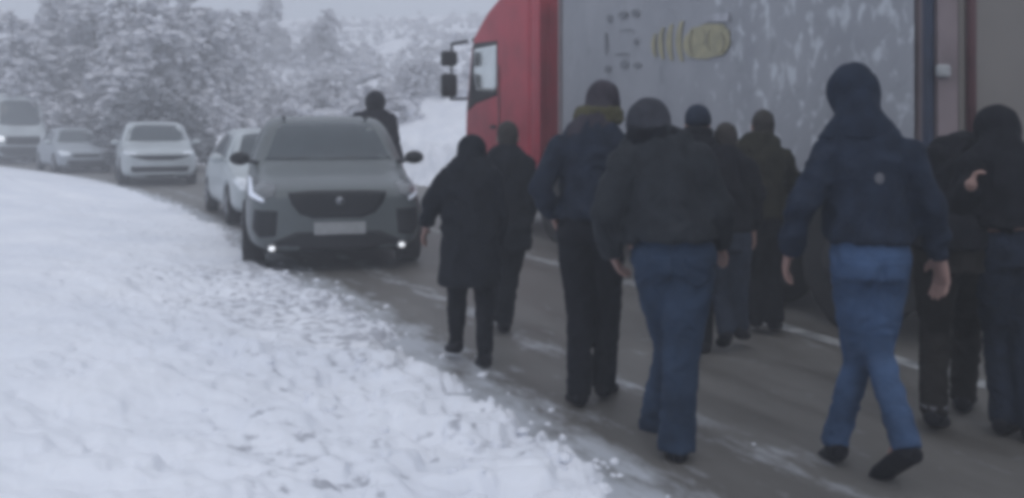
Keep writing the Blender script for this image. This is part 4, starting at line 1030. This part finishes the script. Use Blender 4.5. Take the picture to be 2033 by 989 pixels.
person('person in black hood and dark navy trousers at the right edge, one hand raised', 4.62, dict(
    head=(1976, 252, .1), neck=(1984, 300, .02), l_sh=(1932, 328, 0), r_sh=(2048, 330, 0), l_el=(1912, 404, -.02), r_el=(2072, 430, 0), l_wr=(1928, 366, -.10), r_wr=(2070, 510, .1),
    l_hand=(1944, 322, -.10), r_hand=(2066, 566, .14), l_curl=1.3, pelvis=(1996, 486, 0), l_kn=(1984, 664, .12), r_kn=(2034, 668, .02), l_an=(1992, 820, .05), r_an=(2050, 834, -.06), l_toe=(2008, 847, .2), r_toe=(2060, 864, .08)),
    dict(jacket=K['black'], trousers=K['navy'], shoes=K['shoe'], head='hood_up', puff=1.12, hem=.1, leg=1.02, hs=1.0, waist=.17), 10)
person('man in dark clothes standing behind the roof of the grey green SUV', 14.4, dict(
    head=(746, 201, 0), neck=(744, 221, 0), l_sh=(712, 234, 0), r_sh=(775, 237, 0), l_el=(704, 300, -.05), r_el=(784, 290, -.05), l_wr=(712, 336, -.05), r_wr=(796, 326, -.1),
    l_hand=(716, 360, -.05), r_hand=(798, 350, -.1), pelvis=(744, 330, 0), l_kn=(736, 384, 0), r_kn=(754, 384, 0), l_an=(736, 436, 0), r_an=(754, 436, 0), l_toe=(736, 446, .15), r_toe=(754, 446, .15), face=(.3, 1, 0), s=1.14),
    dict(jacket=K['bgdark'], trousers=K['black'], shoes=K['shoe'], head='hood_up', puff=1.3, hs=1.25, hem=.05), 11, .02, group=None)
# emblem is placed on the jacket surface by a ray from the man's back
dg = bpy.context.evaluated_depsgraph_get(); dg.update()
jk = [c for c in j.children if c.name.startswith('jacket')][0]
bj = BVHTree.FromPolygons([v.co.copy() for v in jk.data.vertices], [list(p.vertices) for p in jk.data.polygons])
tgt = P(1721, 351, 4.05) - j.location; h = bj.ray_cast(Vector((tgt.x, -2, tgt.z)), Vector((0, 1, 0)))
JE.location = (h[0] if h[0] else tgt) + Vector((0, -.004, 0))

# ------------------------------------------------------------------ haze
bm = bmesh.new(); box(bm, (0, 45, 16.5), (420, 340, 37)); hz = link('haze', mesh_of(bm), [bpy.data.materials.new('haze')], None, False)
m = hz.data.materials[0]; m.use_nodes = True; n = m.node_tree.nodes; n.clear()
o = n.new('ShaderNodeOutputMaterial'); v = n.new('ShaderNodeVolumePrincipled'); v.inputs['Density'].default_value = .0105
v.inputs['Color'].default_value = (.93, .95, 1, 1); v.inputs['Anisotropy'].default_value = .1
m.node_tree.links.new(v.outputs[0], o.inputs['Volume']); tag(hz, 'pale winter fog filling the air', 'fog', kind='stuff')
